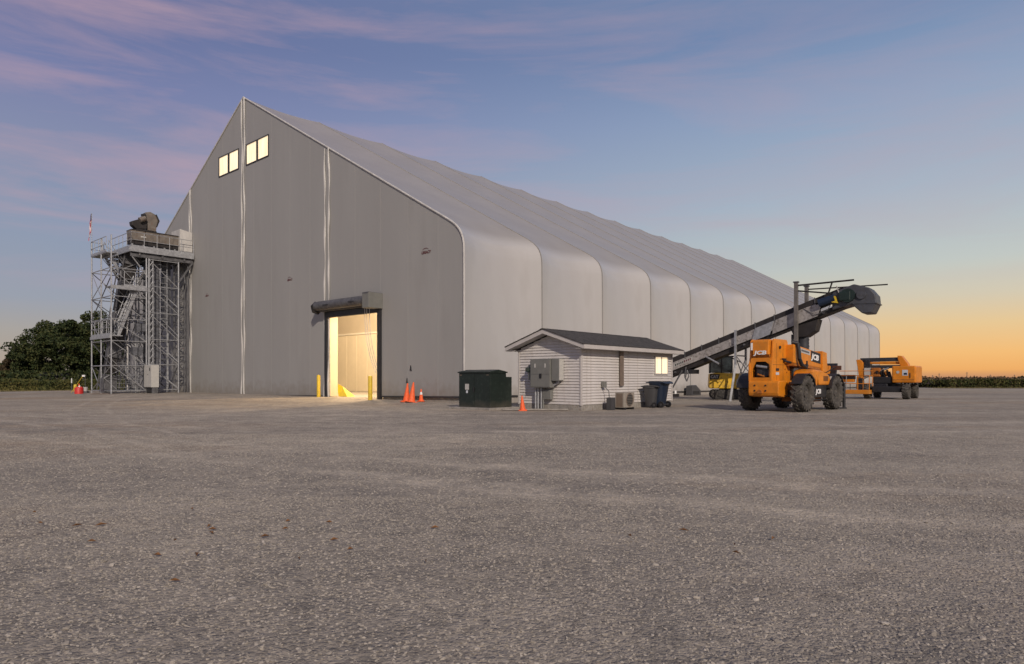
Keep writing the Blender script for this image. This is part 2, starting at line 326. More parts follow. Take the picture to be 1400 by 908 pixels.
def dup(o, parent=None):
    c = o.copy(); COL.objects.link(c)
    if parent: c.parent = parent
    for k in list(o.children): dup(k, c)
    return c
def text(parent, s, size, m, loc, rot, name='lettering', ext=.006, sx=1, shear=0, bold=0, align='LEFT'):
    cu = bpy.data.curves.new(name, 'FONT'); cu.body = s; cu.size = size; cu.extrude = ext; cu.resolution_u = 2; cu.shear = shear; cu.offset = bold; cu.align_x = align
    t = bpy.data.objects.new('tmp', cu); COL.objects.link(t)
    me = bpy.data.meshes.new_from_object(t.evaluated_get(bpy.context.evaluated_depsgraph_get()))
    bpy.data.objects.remove(t); me.name = name; me.materials.clear(); me.materials.append(M[m])
    for v in me.vertices: v.co.x *= sx
    o = link(name, me, parent); o.location = loc; o.rotation_euler = rot; return o
def npmesh(name, verts, faces4, m):
    me = bpy.data.meshes.new(name); nv = len(verts); nf = len(faces4)
    me.vertices.add(nv); me.vertices.foreach_set('co', np.asarray(verts, dtype=np.float32).ravel())
    me.loops.add(nf * 4); me.loops.foreach_set('vertex_index', np.asarray(faces4, dtype=np.int32).ravel())
    me.polygons.add(nf); me.polygons.foreach_set('loop_start', np.arange(nf, dtype=np.int32) * 4); me.polygons.foreach_set('loop_total', np.full(nf, 4, dtype=np.int32))
    me.update(calc_edges=True); me.materials.append(M[m]); return me
def leaves(centers, size, up=0.0, aspect=.6):   # one little kite-shaped leaf per centre
    n = len(centers); a = rng.normal(size=(n, 3)); a[:, 2] += up * 3; a /= np.linalg.norm(a, axis=1)[:, None]
    b = rng.normal(size=(n, 3)); b -= a * (a * b).sum(1)[:, None]; b /= np.linalg.norm(b, axis=1)[:, None]
    s = (size * rng.uniform(.6, 1.3, n))[:, None]
    v = np.stack([centers - a * s * .5, centers + b * s * aspect * .5, centers + a * s * .5, centers - b * s * aspect * .5], 1).reshape(-1, 3)
    return v, np.arange(n * 4).reshape(-1, 4)

# building frame: local x runs along the long side, y across the gable
BA = math.atan2(.7536, .6574); LX = Vector((math.cos(BA), math.sin(BA), 0)); GY = Vector((-math.sin(BA), math.cos(BA), 0))
B0 = Vector((-2.322, 32.3, 0))
def ground_h(x, y):
    d = Vector((x, y, 0)) - B0; l = d.dot(LX); g = d.dot(GY)
    def sm(a, b, t): t = max(0, min(1, (t - a) / (b - a))); return t * t * (3 - 2 * t)
    h = .17 * sm(-13, -4, l) * sm(3, 12, g) * (1 - sm(46, 60, g)) * (1 - sm(1, 4, l))
    h += .10 * sm(-2.2, -.4, l) * (1 - sm(1, 3, l)) * sm(-1, .5, g) * (1 - sm(3, 12, g))
    return h
def W(l, g, z=0, onground=False):
    p = B0 + LX * l + GY * g
    return Vector((p.x, p.y, z + (ground_h(p.x, p.y) if onground else 0)))

# ------------------------------------------------------------------ ground
def axis(a, b, st, far): return sorted(set([-far, -far / 3, -600, -250, a - 40, a - 10] + list(np.arange(a, b + .01, st)) + [b + 10, b + 40, 250, 600, far / 3, far]))
xs = axis(-62, 84, 1.0, 4500); ys = [-60, -20] + list(np.arange(-4, 96, 1.0)) + [110, 150, 250, 600, 1500, 4500]
gv = [(x, y, ground_h(x, y)) for y in ys for x in xs]; nx = len(xs)
gf_ = [(j * nx + i, j * nx + i + 1, (j + 1) * nx + i + 1, (j + 1) * nx + i) for j in range(len(ys) - 1) for i in range(nx - 1)]
gm = bpy.data.meshes.new('ground'); gm.from_pydata(gv, [], gf_); gm.materials.append(M['gravel'])
for p in gm.polygons: p.use_smooth = True
tag(link('ground', gm), kind='structure')
M['soil'] = mat('field_soil', (.075, .055, .035), .9, var=.3, vs=.2)
M['far_field'] = mat('far_field', (.095, .065, .042), .95, var=.25, vs=.02, stretch=(.3, 1.5, 1))
def sheet(name, x0, x1, y0, y1, z, m):
    o = MB().add([(x0, y0, z), (x1, y0, z), (x1, y1, z), (x0, y1, z)], [(0, 1, 2, 3)]).build(name, m); return tag(o, kind='structure')
sheet('soil', -400, -34.5, 63.5, 150, .006, 'soil'); sheet('soil', 58, 500, 88, 150, .006, 'soil')
sheet('field', -4400, 4400, 152, 4400, .008, 'far_field')
sheet('field', 60, 3000, 110, 152, .010, 'far_field')

def gravel_scatter(name, pts, dens, smin, smax, seed):
    me = bpy.data.meshes.new(name); me.from_pydata([(x, y, 0) for x, y in pts], [], [tuple(range(len(pts)))])
    o = link(name, me); tag(o, kind='stuff')
    ng = bpy.data.node_groups.new(name, 'GeometryNodeTree'); ng.interface.new_socket('Geometry', in_out='INPUT', socket_type='NodeSocketGeometry'); ng.interface.new_socket('Geometry', in_out='OUTPUT', socket_type='NodeSocketGeometry')
    n = ng.nodes; l = ng.links; gi = n.new('NodeGroupInput'); go = n.new('NodeGroupOutput')
    ds = n.new('GeometryNodeDistributePointsOnFaces'); ds.inputs['Seed'].default_value = seed; l.new(gi.outputs[0], ds.inputs['Mesh'])
    pos = n.new('GeometryNodeInputPosition'); nz = n.new('ShaderNodeTexNoise'); nz.inputs['Scale'].default_value = .55; nz.inputs['Detail'].default_value = 5; l.new(pos.outputs[0], nz.inputs['Vector'])
    mr = n.new('ShaderNodeMapRange'); mr.inputs['From Min'].default_value = .34; mr.inputs['From Max'].default_value = .62; mr.inputs['To Min'].default_value = dens * .16; mr.inputs['To Max'].default_value = dens
    l.new(nz.outputs[0], mr.inputs['Value'])
    lm = lane_spill_mask(n, l, pos.outputs[0]); iv = n.new('ShaderNodeMath'); iv.operation = 'MULTIPLY_ADD'; l.new(lm, iv.inputs[0]); iv.inputs[1].default_value = -.93; iv.inputs[2].default_value = 1
    dm = n.new('ShaderNodeMath'); dm.operation = 'MULTIPLY'; l.new(mr.outputs['Result'], dm.inputs[0]); l.new(iv.outputs[0], dm.inputs[1]); l.new(dm.outputs[0], ds.inputs['Density'])
    gi_ = n.new('GeometryNodeGeometryToInstance')
    for k in range(5):
        ic = n.new('GeometryNodeMeshIcoSphere'); ic.inputs['Radius'].default_value = 1; ic.inputs['Subdivisions'].default_value = 2 if k < 2 and smax > .02 else 1
        sp = n.new('GeometryNodeSetPosition'); nn = n.new('ShaderNodeTexNoise'); nn.noise_dimensions = '4D'; nn.inputs['Scale'].default_value = .9; nn.inputs['W'].default_value = k * 7.3 + seed
        vm = n.new('ShaderNodeVectorMath'); vm.operation = 'SUBTRACT'; vm.inputs[1].default_value = (.5, .5, .5); l.new(nn.outputs['Color'], vm.inputs[0])
        vs = n.new('ShaderNodeVectorMath'); vs.operation = 'SCALE'; vs.inputs['Scale'].default_value = 1.9; l.new(vm.outputs[0], vs.inputs[0])
        l.new(ic.outputs[0], sp.inputs[0]); l.new(vs.outputs[0], sp.inputs['Offset'])
        gti = n.new('GeometryNodeTransform'); gti.inputs['Scale'].default_value = (1, .85 - .08 * k, .44); l.new(sp.outputs[0], gti.inputs[0]); l.new(gti.outputs[0], gi_.inputs[0])
    ip = n.new('GeometryNodeInstanceOnPoints'); ip.inputs['Pick Instance'].default_value = True; l.new(ds.outputs['Points'], ip.inputs['Points']); l.new(gi_.outputs[0], ip.inputs['Instance'])
    rv = n.new('FunctionNodeRandomValue'); rv.data_type = 'FLOAT_VECTOR'; rv.inputs[0].default_value = (-.5, -.5, 0); rv.inputs[1].default_value = (.5, .5, 6.28); l.new(rv.outputs[0], ip.inputs['Rotation'])
    r2 = n.new('FunctionNodeRandomValue'); r2.data_type = 'FLOAT'; r2.inputs[2].default_value = 0; r2.inputs[3].default_value = 1
    pw = n.new('ShaderNodeMath'); pw.operation = 'POWER'; pw.inputs[1].default_value = 2.6; l.new(r2.outputs[1], pw.inputs[0])
    m2 = n.new('ShaderNodeMapRange'); m2.inputs['To Min'].default_value = smin; m2.inputs['To Max'].default_value = smax; l.new(pw.outputs[0], m2.inputs['Value']); l.new(m2.outputs['Result'], ip.inputs['Scale'])
    sm = n.new('GeometryNodeSetMaterial'); sm.inputs['Material'].default_value = M['stone']; l.new(ip.outputs[0], sm.inputs[0]); l.new(sm.outputs[0], go.inputs[0])
    md = o.modifiers.new('scatter', 'NODES'); md.node_group = ng
    return o
gravel_scatter('loose_gravel', [(-3.6, 2.2), (3.6, 2.2), (7.4, 7), (-7.4, 7)], 3000, .003, .0155, 3)
gravel_scatter('loose_gravel', [(-7.4, 7), (7.4, 7), (14.5, 15), (-14.5, 15)], 640, .005, .019, 5)
gravel_scatter('loose_gravel', [(-14.5, 15), (14.5, 15), (24, 27), (-24, 27)], 60, .008, .022, 8)

gravel_scatter('crushed_rock', [(-.6, 2.2), (5.2, 2.2), (9.5, 9), (1.2, 8)], 70, .009, .026, 21)
gravel_scatter('crushed_rock', [(-3.6, 2.2), (-.6, 2.2), (-2, 5.5), (-6.5, 6)], 50, .009, .024, 22)

# scattered dry leaves and husks lying on the gravel
hv = MB()
for k in range(30):
    x, y = random.choice([(-2.3, 5.3), (-1.9, 4.4), (-3.4, 6.0), (0, 5)]); x += random.gauss(0, .7 if x else 3); y += random.gauss(0, .5 if x else 2); s = random.uniform(.018, .05); a = random.uniform(0, 6.3)
    if y < 2.6: continue
    c, q = math.cos(a) * s, math.sin(a) * s
    hv.add([(x - c, y - q, .015), (x + q * .3, y - c * .3, .03), (x + c, y + q, .018), (x - q * .3, y + c * .3, .034)], [(0, 1, 2), (0, 2, 3)])
M['dry_leaf'] = mat('dry_leaf', (.20, .095, .035), .8, var=.3, vs=6)
tag(hv.build('dry_leaves', 'dry_leaf'), kind='stuff')

# ------------------------------------------------------------------ the fabric storage building
BW = 44.3; BAYS = 14; BAY = 6.07; BL = BAYS * BAY
half = [(0, 0), (0, 7.5), (.05, 8.1), (.30, 8.62), (.80, 9.05), (1.95, 9.70), (BW / 2, 21.20)]
def resample(pts, n_extra):
    # smooth the knee with a small Chaikin pass, keep ends
    p = pts
    for _ in range(2):
        q = [p[0]]
        for a, b in zip(p[:-1], p[1:]): q += [tuple(a[i] * .75 + b[i] * .25 for i in (0, 1)), tuple(a[i] * .25 + b[i] * .75 for i in (0, 1))]
        p = q + [p[-1]]
    out = [p[0]]
    for a, b in zip(p[:-1], p[1:]):
        d = math.dist(a, b); k = max(1, int(d / n_extra))
        for i in range(1, k + 1): out.append(tuple(a[j] + (b[j] - a[j]) * i / k for j in (0, 1)))
    return out
PR = resample(half, .9)
def gable_h(s):
    s = min(s, BW - s)
    for a, b in zip(half[:-1], half[1:]):
        if a[0] <= s <= b[0] and b[0] > a[0]: return a[1] + (b[1] - a[1]) * (s - a[0]) / (b[0] - a[0])
    return 7.5
hall = thing('storage_building', 'huge grey fabric covered gable storage hall with scalloped side bays', 'building', B0, BA)

def base_h(t): return .33 - .25 * min(1, max(0, t / 20))       # fabric hem above grade
# gable end panels between the lacing strips
DOOR0, DOOR1, DOORH = 6.72, 11.62, 4.93
def gable_panel(s0, s1, x, m, holes=(), z0=None):
    mb = MB(); cuts = sorted(set([s0, s1] + [c for h in holes for c in h[:2]] + [s for s in (.05, .30, .80, 1.95, BW / 2, BW - .05, BW - .3, BW - .8, BW - 1.95) if s0 < s < s1] + list(np.arange(math.ceil(s0), s1, 1.0))))
    for a, b in zip(cuts[:-1], cuts[1:]):
        if b - a < 1e-6: continue
        ha, hb = gable_h(a), gable_h(b)
        if a == 0: ha = 7.6
        ba = z0 if z0 is not None else base_h(a); bb = z0 if z0 is not None else base_h(b)
        segs = [(ba, bb)]
        hs = [h for h in holes if h[0] <= a + 1e-6 and h[1] >= b - 1e-6]
        zl = [(ba, bb)]
        for h in sorted(hs, key=lambda q: q[2]): zl += [(h[2], h[2]), (h[3], h[3])]
        zl.append((ha, hb))
        for i in range(0, len(zl), 2):
            (p, q), (r, t) = zl[i], zl[i + 1]
            if r - p > 1e-4 or t - q > 1e-4: mb.add([(x, a, p), (x, b, q), (x, b, t), (x, a, r)], [(0, 3, 2, 1)])
    return mb
WIN = [(18.72, 20.10), (20.30, 21.69), (22.92, 24.25), (24.48, 25.87)]
whole = [(a, b, 16.33, 17.68) for a, b in WIN]
door_hole = [(DOOR0, DOOR1, -1, DOORH)]
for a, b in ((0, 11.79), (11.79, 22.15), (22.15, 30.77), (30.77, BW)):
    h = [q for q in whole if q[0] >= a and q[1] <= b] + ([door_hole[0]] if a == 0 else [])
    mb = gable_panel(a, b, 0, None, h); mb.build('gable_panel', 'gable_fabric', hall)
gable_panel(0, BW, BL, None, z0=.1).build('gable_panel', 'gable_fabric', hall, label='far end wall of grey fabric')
# white laced joints, a soft double roll of fabric
def strip(s, w, n, x=-.05):
    H = gable_h(s) - .05
    for k in range(n):
        mb = MB(); zs = np.linspace(.12, H, 40); off = (k - (n - 1) / 2) * w
        pts = [(x - .03 * math.sin(z * 1.3 + k) * .6, s + off + .035 * math.sin(z * .9 + k * 2.1) + .02 * math.sin(z * 2.7 + k), z) for z in zs]
        wd_ = [.06 + .028 * math.sin(z * 1.9 + k * 1.3) for z in zs]
        v = []; 
        for (px, py, pz), r in zip(pts, wd_):
            for i in range(8): t = 2 * math.pi * i / 8; v.append((px + r * .7 * math.cos(t), py + r * math.sin(t), pz))
        f = [(j * 8 + i, j * 8 + (i + 1) % 8, (j + 1) * 8 + (i + 1) % 8, (j + 1) * 8 + i) for j in range(len(pts) - 1) for i in range(8)]
        mb.add(v, f).build('lacing_strip', 'white_strip', hall, smooth=True)
strip(30.77, .26, 2); strip(22.17, .34, 2); strip(11.75, .42, 2)
# rounded white edge trim up the corner and rake
mb = MB(); ed = PR + [(BW - a, b) for a, b in PR[::-1][1:]]
for a, b in zip(ed[:-1], ed[1:]): mb.tube((-.02, a[0], a[1]), (-.02, b[0], b[1]), .055, 8)
mb.build('edge_trim', 'white_strip', hall, smooth=True)
# side and roof fabric, one piece per bay: pulled inward between the ribs
def bay_mesh(side):
    nu = 18; n = len(PR); nw = 0
    nor = []
    for j in range(n):
        a = PR[max(0, j - 1)]; b = PR[min(n - 1, j + 1)]; d = (b[0] - a[0], b[1] - a[1]); L = math.hypot(*d) or 1
        nor.append((-d[1] / L, d[0] / L))
    out = []
    for part in ('wall_panel', 'roof_panel'):
        v = []; f = []
        js = [j for j in range(n) if (PR[j][1] <= 8.95)] if part == 'wall_panel' else [j for j in range(n) if PR[j][1] > 8.95]
        if part == 'roof_panel': js = [js[0] - 1] + js
        for j in js:
            s, z = PR[j]
            dep = (.40 * min(1, z / 5) ** 1.2 + .32 * math.exp(-((z - 8.3) / 1.7) ** 2)) if z < 8.3 else .17 + .55 * math.exp(-((z - 8.3) / 1.1) ** 2) + .03 * math.exp(-((z - 21.2) / 1.5) ** 2)
            if z < .5: dep = 0
            for i in range(nu + 1):
                u = i / nu; w = (1 - abs(2 * u - 1) ** 2.0) * dep
                yy = s - nor[j][0] * w; zz_ = z - nor[j][1] * w
                if j == n - 1: yy = BW / 2
                v.append((u * BAY, yy if side == 0 else BW - yy, zz_))
        m = len(js)
        for j in range(m - 1):
            for i in range(nu): f.append((j * (nu + 1) + i, j * (nu + 1) + i + 1, (j + 1) * (nu + 1) + i + 1, (j + 1) * (nu + 1) + i))
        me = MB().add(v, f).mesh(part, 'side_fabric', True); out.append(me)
    return out
for side in (0, 1):
    mw, mr = bay_mesh(side)
    for k in range(BAYS):
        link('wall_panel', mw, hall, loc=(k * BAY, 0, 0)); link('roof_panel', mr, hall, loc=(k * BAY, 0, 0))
    sm_ = MB(); pp = [(0, (a if side == 0 else BW - a), b) for a, b in PR]
    nrm = [(-.03 if side == 0 else .03)]
    for a, b in zip(pp[:-1], pp[1:]): sm_.tube((0, a[1] + .02 * (1 if side else -1) * (1 if a[2] < 8.6 else 0), a[2]), (0, b[1] + .02 * (1 if side else -1) * (1 if b[2] < 8.6 else 0), b[2]), .03, 6)
    sme = sm_.mesh('rib_seam', 'seam', True)
    for k in range(1, BAYS + 1): link('rib_seam', sme, hall, loc=(k * BAY, 0, 0))
# hem rail and concrete footing
mb = MB()
for a, b in ((0, DOOR0 - .25), (DOOR1 + .25, 20), (20, BW)): MB().bar((-.03, a, base_h(a) + .02), (-.03, b, base_h(b) + .02), .07, .09, (0, 0, 1)).build('hem_rail', 'rail', hall)
MB().bar((0, -.03, base_h(0) + .02), (BL, -.03, .1), .07, .09).build('hem_rail', 'rail', hall)
MB().b2((.06, .1, -.3), (.5, DOOR0 - .3, .33)).build('footing', 'concrete', hall); MB().b2((.06, DOOR1 + .3, -.3), (.5, 24, .25)).build('footing', 'concrete', hall)
MB().b2((.55, .03, -.3), (30, .4, .24)).build('footing', 'concrete', hall)
# inside: floor, opposite liner, rib frames and hung lights seen through the door
MB().b2((.5, .5, .02), (BL - .5, BW - .5, .16)).build('floor_slab', 'concrete', hall)
inn = MB(); inn.add([(.12, 1.0, .2), (BL - 1, 1.0, .2), (BL - 1, 1.0, 6.5), (.12, 1.0, 6.5)], [(0, 1, 2, 3)])
ip_ = [(a + 1.0, b - 1.0) for a, b in half[1:]] + [(BW - a - 1.0, b - 1.0) for a, b in half[1:][::-1]]
for a, b in zip(ip_[:-1], ip_[1:]):
    if a[0] < b[0]: inn.add([(.12, a[0], a[1]), (BL - 1, a[0], a[1]), (BL - 1, b[0], b[1]), (.12, b[0], b[1])], [(0, 1, 2, 3)])
inn.add([(.12, BW - 1.0, .2), (BL - 1, BW - 1.0, .2), (BL - 1, BW - 1.0, 6.5), (.12, BW - 1.0, 6.5)], [(0, 1, 2, 3)])
inn.build('inner_liner', 'inner', hall)
# push wall of tall panels across the bay behind the door
for k in range(16):
    g = 6 + k * 1.5
    MB().b2((12.0, g, .16), (12.12 + (k % 2) * .02, g + 1.46, 5.1)).build('push_wall_panel', 'liner', hall, bevel=.02)
MB().b2((12.3, 12.5, 5.2), (12.34, 31, 13.6)).build('partition_curtain', 'partition', hall)
MB().b2((11.94, 6, 5.12), (12.2, 30, 5.28)).build('wall_cap', 'inner', hall)
for g in (9.6, 14.2, 18.6): MB().b2((11.7, g, .16), (11.95, g + .2, 5.1)).build('wall_stud', 'liner', hall)
MB().add([(.7, 11.6, .17), (.7, 10.7, .17), (1.4, 10.9, .17), (.6, 11.7, 1.0), (.75, 11.3, .8)], [(0, 1, 4, 3), (1, 2, 4), (0, 3, 4, 2)]).build('door_sheet', 'yellow_tarp', hall, label='yellow sheet lying inside the doorway')
mb = MB()
for j in range(20):
    y = 11.60 - j * .038; a = .10 + .05 * (j % 2); b = .10 + .05 * ((j + 1) % 2)
    mb.add([(a, y, .2), (b, y - .038, .2), (b, y - .038, 4.92), (a, y, 4.92)], [(0, 1, 2, 3)])
mb.build('strip_curtain', 'curtain', hall)
def hall_light(l, g, z, P, where):
    t = thing('hanging_light', 'warm high bay lamp hanging inside the storage hall ' + where, 'lamp', W(l, g, z), 0, 'high bay lamps inside the hall')
    MB().lathe([(.05, .5), (.12, .45), (.35, .05), (.37, 0)], n=20).build('lamp_shade', 'galv', t, smooth=True)
    MB().lathe([(.001, .04), (.33, .04)], n=20).build('lamp_lens', 'lamp_glow', t)
    MB().tube((0, 0, .5), (0, 0, 6), .01, 5).build('cable', 'black', t)
    ld = bpy.data.lights.new('lamp_light', 'POINT'); ld.energy = P; ld.color = (1, .73, .45); ld.shadow_soft_size = .3
    lo = bpy.data.objects.new('lamp_light', ld); COL.objects.link(lo); lo.parent = t; lo.location = (0, 0, -.25)
hall_light(4.5, 9.2, 7.0, 4600, 'near the doorway'); hall_light(6, 18, 9.5, 4600, 'towards the middle of the gable')
# high lit windows
for a, b in WIN:
    w = MB(); t_ = .065
    w.b2((-.05, a - t_, 16.33 - t_), (.05, b + t_, 16.33)).b2((-.05, a - t_, 17.68), (.05, b + t_, 17.68 + t_)).b2((-.048, a - t_, 16.33), (.048, a, 17.68)).b2((-.048, b, 16.33), (.048, b + t_, 17.68))
    wf = w.build('window', 'rail', hall)
    MB().b2((.0, a, 16.33), (.03, b, 17.68)).build('pane', 'lit', wf)
# printed maker marks on the gable fabric
def maker_mark(s, z, k, nm=''):
    r = (R(90), 0, R(-90))
    text(hall, 'LEGACY', .40 * k, 'logo', (-.012, s + .62 * k, z - .22 * k), r, 'printed_mark', .004, .95, .12, .012 * k)
    mb = MB()
    for j in range(10):
        u0, u1 = -1 + j * .2, -.8 + j * .2
        q = lambda u, o: (-.012, s - u * .52 * k + 0, z + (.16 + .14 * (1 - u * u) + o * .07 * (1 - u * u * .8)) * k)
        mb.add([q(u0, 0), q(u1, 0), q(u1, 1), q(u0, 1)], [(0, 1, 2, 3)])
    mb.build('printed_mark', 'logo', hall)
maker_mark(2.84, 7.83, .50); maker_mark(16.04, 7.70, .42); maker_mark(27.93, 7.64, .36)
M['weld'] = mat('weld', (.335, .33, .315), .5)
for s_ in np.arange(1.9, BW - 1, 2.35):
    if any(abs(s_ - q) < .9 for q in (11.75, 22.17, 30.77)): continue
    z0_ = 6.1 if DOOR0 - .3 < s_ < DOOR1 + .3 else .4; z1_ = gable_h(s_) - .1
    for a, b in ((z0_, 16.1), (17.9, z1_)) if any(a <= s_ <= b for a, b in WIN) else ((z0_, z1_),):
        if b > a: MB().b2((-.006, s_ - .022, a), (-.002, s_ + .022, b)).build('weld_seam', 'weld', hall)
# two small dark tie flaps near the cones
for s, z in ((3.99, 1.83), (4.29, 1.17)): MB().prism([(s - .06, z - .16), (s + .07, z - .13), (s + .01, z + .14)], -.04, -.005, 'x').build('tie_flap', 'black', hall)

# ---- door frame, roller drum and cover
for s in (DOOR0 - .12, DOOR1 + .12): MB().b2((-.14, s - .13, .05), (.06, s + .13, 5.35)).build('door_jamb', 'black', hall, bevel=.01)
MB().b2((-.145, DOOR0, DOORH), (.055, DOOR1, 5.42)).build('door_header', 'black', hall)
MB().b2((-.06, DOOR1 - .16, .1), (.02, DOOR1 - .06, 4.4)).build('door_guide', 'galv', hall)
MB().b2((-.95, 6.38, 5.12), (-.0, 6.98, 5.96)).build('gear_cover', 'cab_grey', hall, bevel=.02)
MB().b2((-.955, 6.40, 5.90), (-.03, 6.96, 5.98)).build('cover_rim', 'galv_dark', hall)
dr = MB().tube((-.47, 6.98, 5.62), (-.47, 12.15, 5.62), .28, 24).build('roller_drum', 'galv_dark', hall, smooth=True)
MB().tube((-.47, 12.15, 5.52), (-.47, 12.22, 5.52), .40, 6).build('drum_flange', 'black', hall)
for s in (8.3, 10.8): MB().box((-.77, s, 5.6), (.03, .5, .05)).build('drum_slot', 'black', hall)
MB().b2((-.4, 6.9, 5.30), (-.02, 12.1, 5.34)).build('drum_bracket', 'galv_dark', hall)
for j, x in enumerate((-.50, -.42, -.30)):
    pts = [(x, 6.93 + .35 * (1 - t) + .04 * j, 5.15 - 3.6 * t) for t in np.linspace(0, 1, 8)]
    pts = [(p[0] + .35 * (i / 7) ** 3 * (1 if j < 2 else .8), 7.35 - .55 * (i / 7) ** 2 - .08 * j, p[2]) for i, p in enumerate(pts)]
    MB().path(pts, .018, 6).build('door_cord', 'white_strip', hall, smooth=True)

# ------------------------------------------------------------------ bollards and cones
def bollard(l, g, h, r, lab, rz=0):
    p = W(l, g, 0, True); t = thing('bollard', lab, 'bollard', p, 0, 'yellow steel bollards')
    MB().lathe([(r, -.2), (r, h - r * .6), (r * .85, h - r * .3), (r * .5, h - .02), (.001, h)], n=20).build('post', 'bollard', t, smooth=True)
    return t
bollard(-.85, 11.37, 1.33, .105, 'yellow bollard left of the lit doorway')
bollard(-.85, 6.26 + .12, 1.32, .115, 'yellow bollard right of the lit doorway')
CONE_GROUP = 'orange traffic cones'
def cone(p, h, lab, lean=(0, 0), band=False, rz=0, k=1):
    t = thing('traffic_cone', lab, 'traffic cone', p, rz, CONE_GROUP); t.rotation_euler = (lean[0], lean[1], rz)
    r = h * .19
    MB().prism([(-r * 1.45, -r * 1.2), (-r * 1.2, -r * 1.45), (r * 1.2, -r * 1.45), (r * 1.45, -r * 1.2), (r * 1.45, r * 1.2), (r * 1.2, r * 1.45), (-r * 1.2, r * 1.45), (-r * 1.45, r * 1.2)], .0, .04, 'z').build('base', 'cone', t)
    MB().lathe([(r, .035), (r * .93, .08), (h * .035, h - .01), (h * .02, h), (.001, h)], n=20).build('body', 'cone', t, smooth=True)
    if band: 
        f = lambda z: r * .93 + (h * .035 - r * .93) * (z - .08) / (h - .09) + .004
        MB().lathe([(f(h * .55), h * .55), (f(h * .75), h * .75)], n=20).build('band', 'white', t, smooth=True)
cone(W(-.95, 3.25, 0, True), .96, 'tall plain orange cone, left of the trio by the gable', (R(3), R(5)))
cone(W(-1.05, 2.73, 0, True), 1.02, 'tallest plain orange cone, middle of the trio by the gable', (R(-2), R(7)), rz=.4)
cone(W(-.5, 2.62, 0, True), .64, 'short orange cone with a white band, right of the trio by the gable', (0, 0), True)
cone(W(-3.05, -6.30), .60, 'small orange cone standing at the shed corner beside the conduits', (R(2), R(-3)))
cone(Vector((-36.6, 55.9, .0)), .85, 'orange cone with a pale top beside the red drum', (0, 0), True)
bollard(-4.77, 42.28, .62, .12, 'short yellow bollard out by the crop edge')

# ------------------------------------------------------------------ green transformer
t = thing('transformer', 'dark green pad mounted transformer beside the shed gable', 'transformer', W(-3.36, -4.84), BA)
MB().b2((-.35, -.3, -.1), (2.0, 2.15, .08)).build('concrete_pad', 'concrete', t, bevel=.015)
MB().prism([(0, .08), (0, 1.50), (.50, 1.58), (.98, 1.50), (.98, .08)], 0, 1.78).build('cabinet', 'green', t, bevel=.012)
MB().prism([(-.05, 1.49), (-.05, 1.54), (.50, 1.63), (1.03, 1.54), (1.03, 1.49)], -.04, 1.82).build('lid', 'green', t, bevel=.008)
MB().b2((.985, .06, .09), (1.40, 1.74, 1.33)).build('rear_tank', 'green', t, bevel=.015)
MB().b2((-.012, .05, .18), (.0, .84, 1.44)).build('door', 'green', t, bevel=.004)
MB().b2((-.014, .90, .18), (.0, 1.72, 1.44)).build('door', 'green', t, bevel=.004)
MB().b2((-.022, 1.18, .80), (-.014, 1.40, 1.04)).build('notice', 'cab_light', t)
MB().b2((-.022, 1.24, .66), (-.014, 1.34, .77)).build('notice', 'sticker', t)
MB().b2((-.05, .86, .72), (-.012, .90, .90)).build('handle', 'black', t)
for y in (.12, 1.66): MB().b2((-.02, y - .06, 1.39), (-.012, y + .06, 1.42)).build('label_plate', 'brown', t)
# flat boards by the pad
tag(MB().bar((-.4, 26.0, .05), (2.2, 26.2, .04), .3, .05).build('timber_board', 'concrete'), 'flat grey board lying along the front of the transformer pad', 'board')

# ------------------------------------------------------------------ the shed
SHW, SHL = 3.22, 7.45; WH = 2.46
t = shed = thing('utility_shed', 'small white sided shed with dark shingle gable roof and lit window', 'shed', W(-1.69, -8.13), BA)
def blocks(x0, y0, x1, y1, n, horiz):
    for k in range(n):
        a, b = k / n, (k + 1) / n
        A = (x0 + (x1 - x0) * a, y0 + (y1 - y0) * a); B = (x0 + (x1 - x0) * b, y0 + (y1 - y0) * b)
        dx, dy = (.006, 0) if horiz else (0, .006)
        j = random.uniform(-.004, .004)
        MB().b2((A[0] + dx + (0 if horiz else j), A[1] + dy + (j if horiz else 0), -.15), (B[0] - dx + (.2 if not horiz else 0), B[1] - dy + (.2 if horiz else 0), .215)).build('foundation_block', 'concrete', shed)
blocks(.02, .02, SHL - .02, .02, 19, True); blocks(.02, .235, .02, SHW - .02, 7, False)
MB().b2((.07, .07, .2), (SHL - .02, SHW - .02, WH)).prism([(.07, WH), (SHW - .07, WH), (SHW / 2, WH + (SHW / 2) * .333 - .05)], .07, SHL - .07, 'x').build('wall', 'siding', shed)
COURSE = .1145; nC = int((WH - .22) / COURSE) + 1
def board_x(L):   # long side board
    return MB().prism([(.012, 0), (-.030, .024), (0, COURSE), (.04, COURSE), (.04, 0)], 0, L, 'x').mesh('siding_board', 'siding')
bm_ = board_x(SHL - .16)
for k in range(nC): link('siding_board', bm_, shed, loc=(.08, .03, .215 + k * COURSE))
for k in range(nC + 6):
    z = .215 + k * COURSE; z1 = z + COURSE
    def hw(zq): return SHW / 2 - .08 if zq < WH else max(0, (WH + SHW / 2 * .333 - zq) / .333)
    a, b = hw(z), hw(z1); a = min(a, SHW / 2 - .08); b = min(b, SHW / 2 - .08)
    if a < .05: break
    c = SHW / 2
    v = [(.042, c - a, z), (.042, c + a, z), (.0, c + a, z + .024), (.0, c - a, z + .024), (.03, c + b, z1), (.03, c - b, z1), (.07, c - a, z), (.07, c + a, z), (.07, c + b, z1), (.07, c - b, z1)]
    MB().add(v, [(0, 1, 2, 3), (3, 2, 4, 5), (0, 6, 7, 1), (5, 4, 8, 9), (0, 3, 5, 9, 6), (1, 7, 8, 4, 2)]).build('siding_board', 'siding', shed)
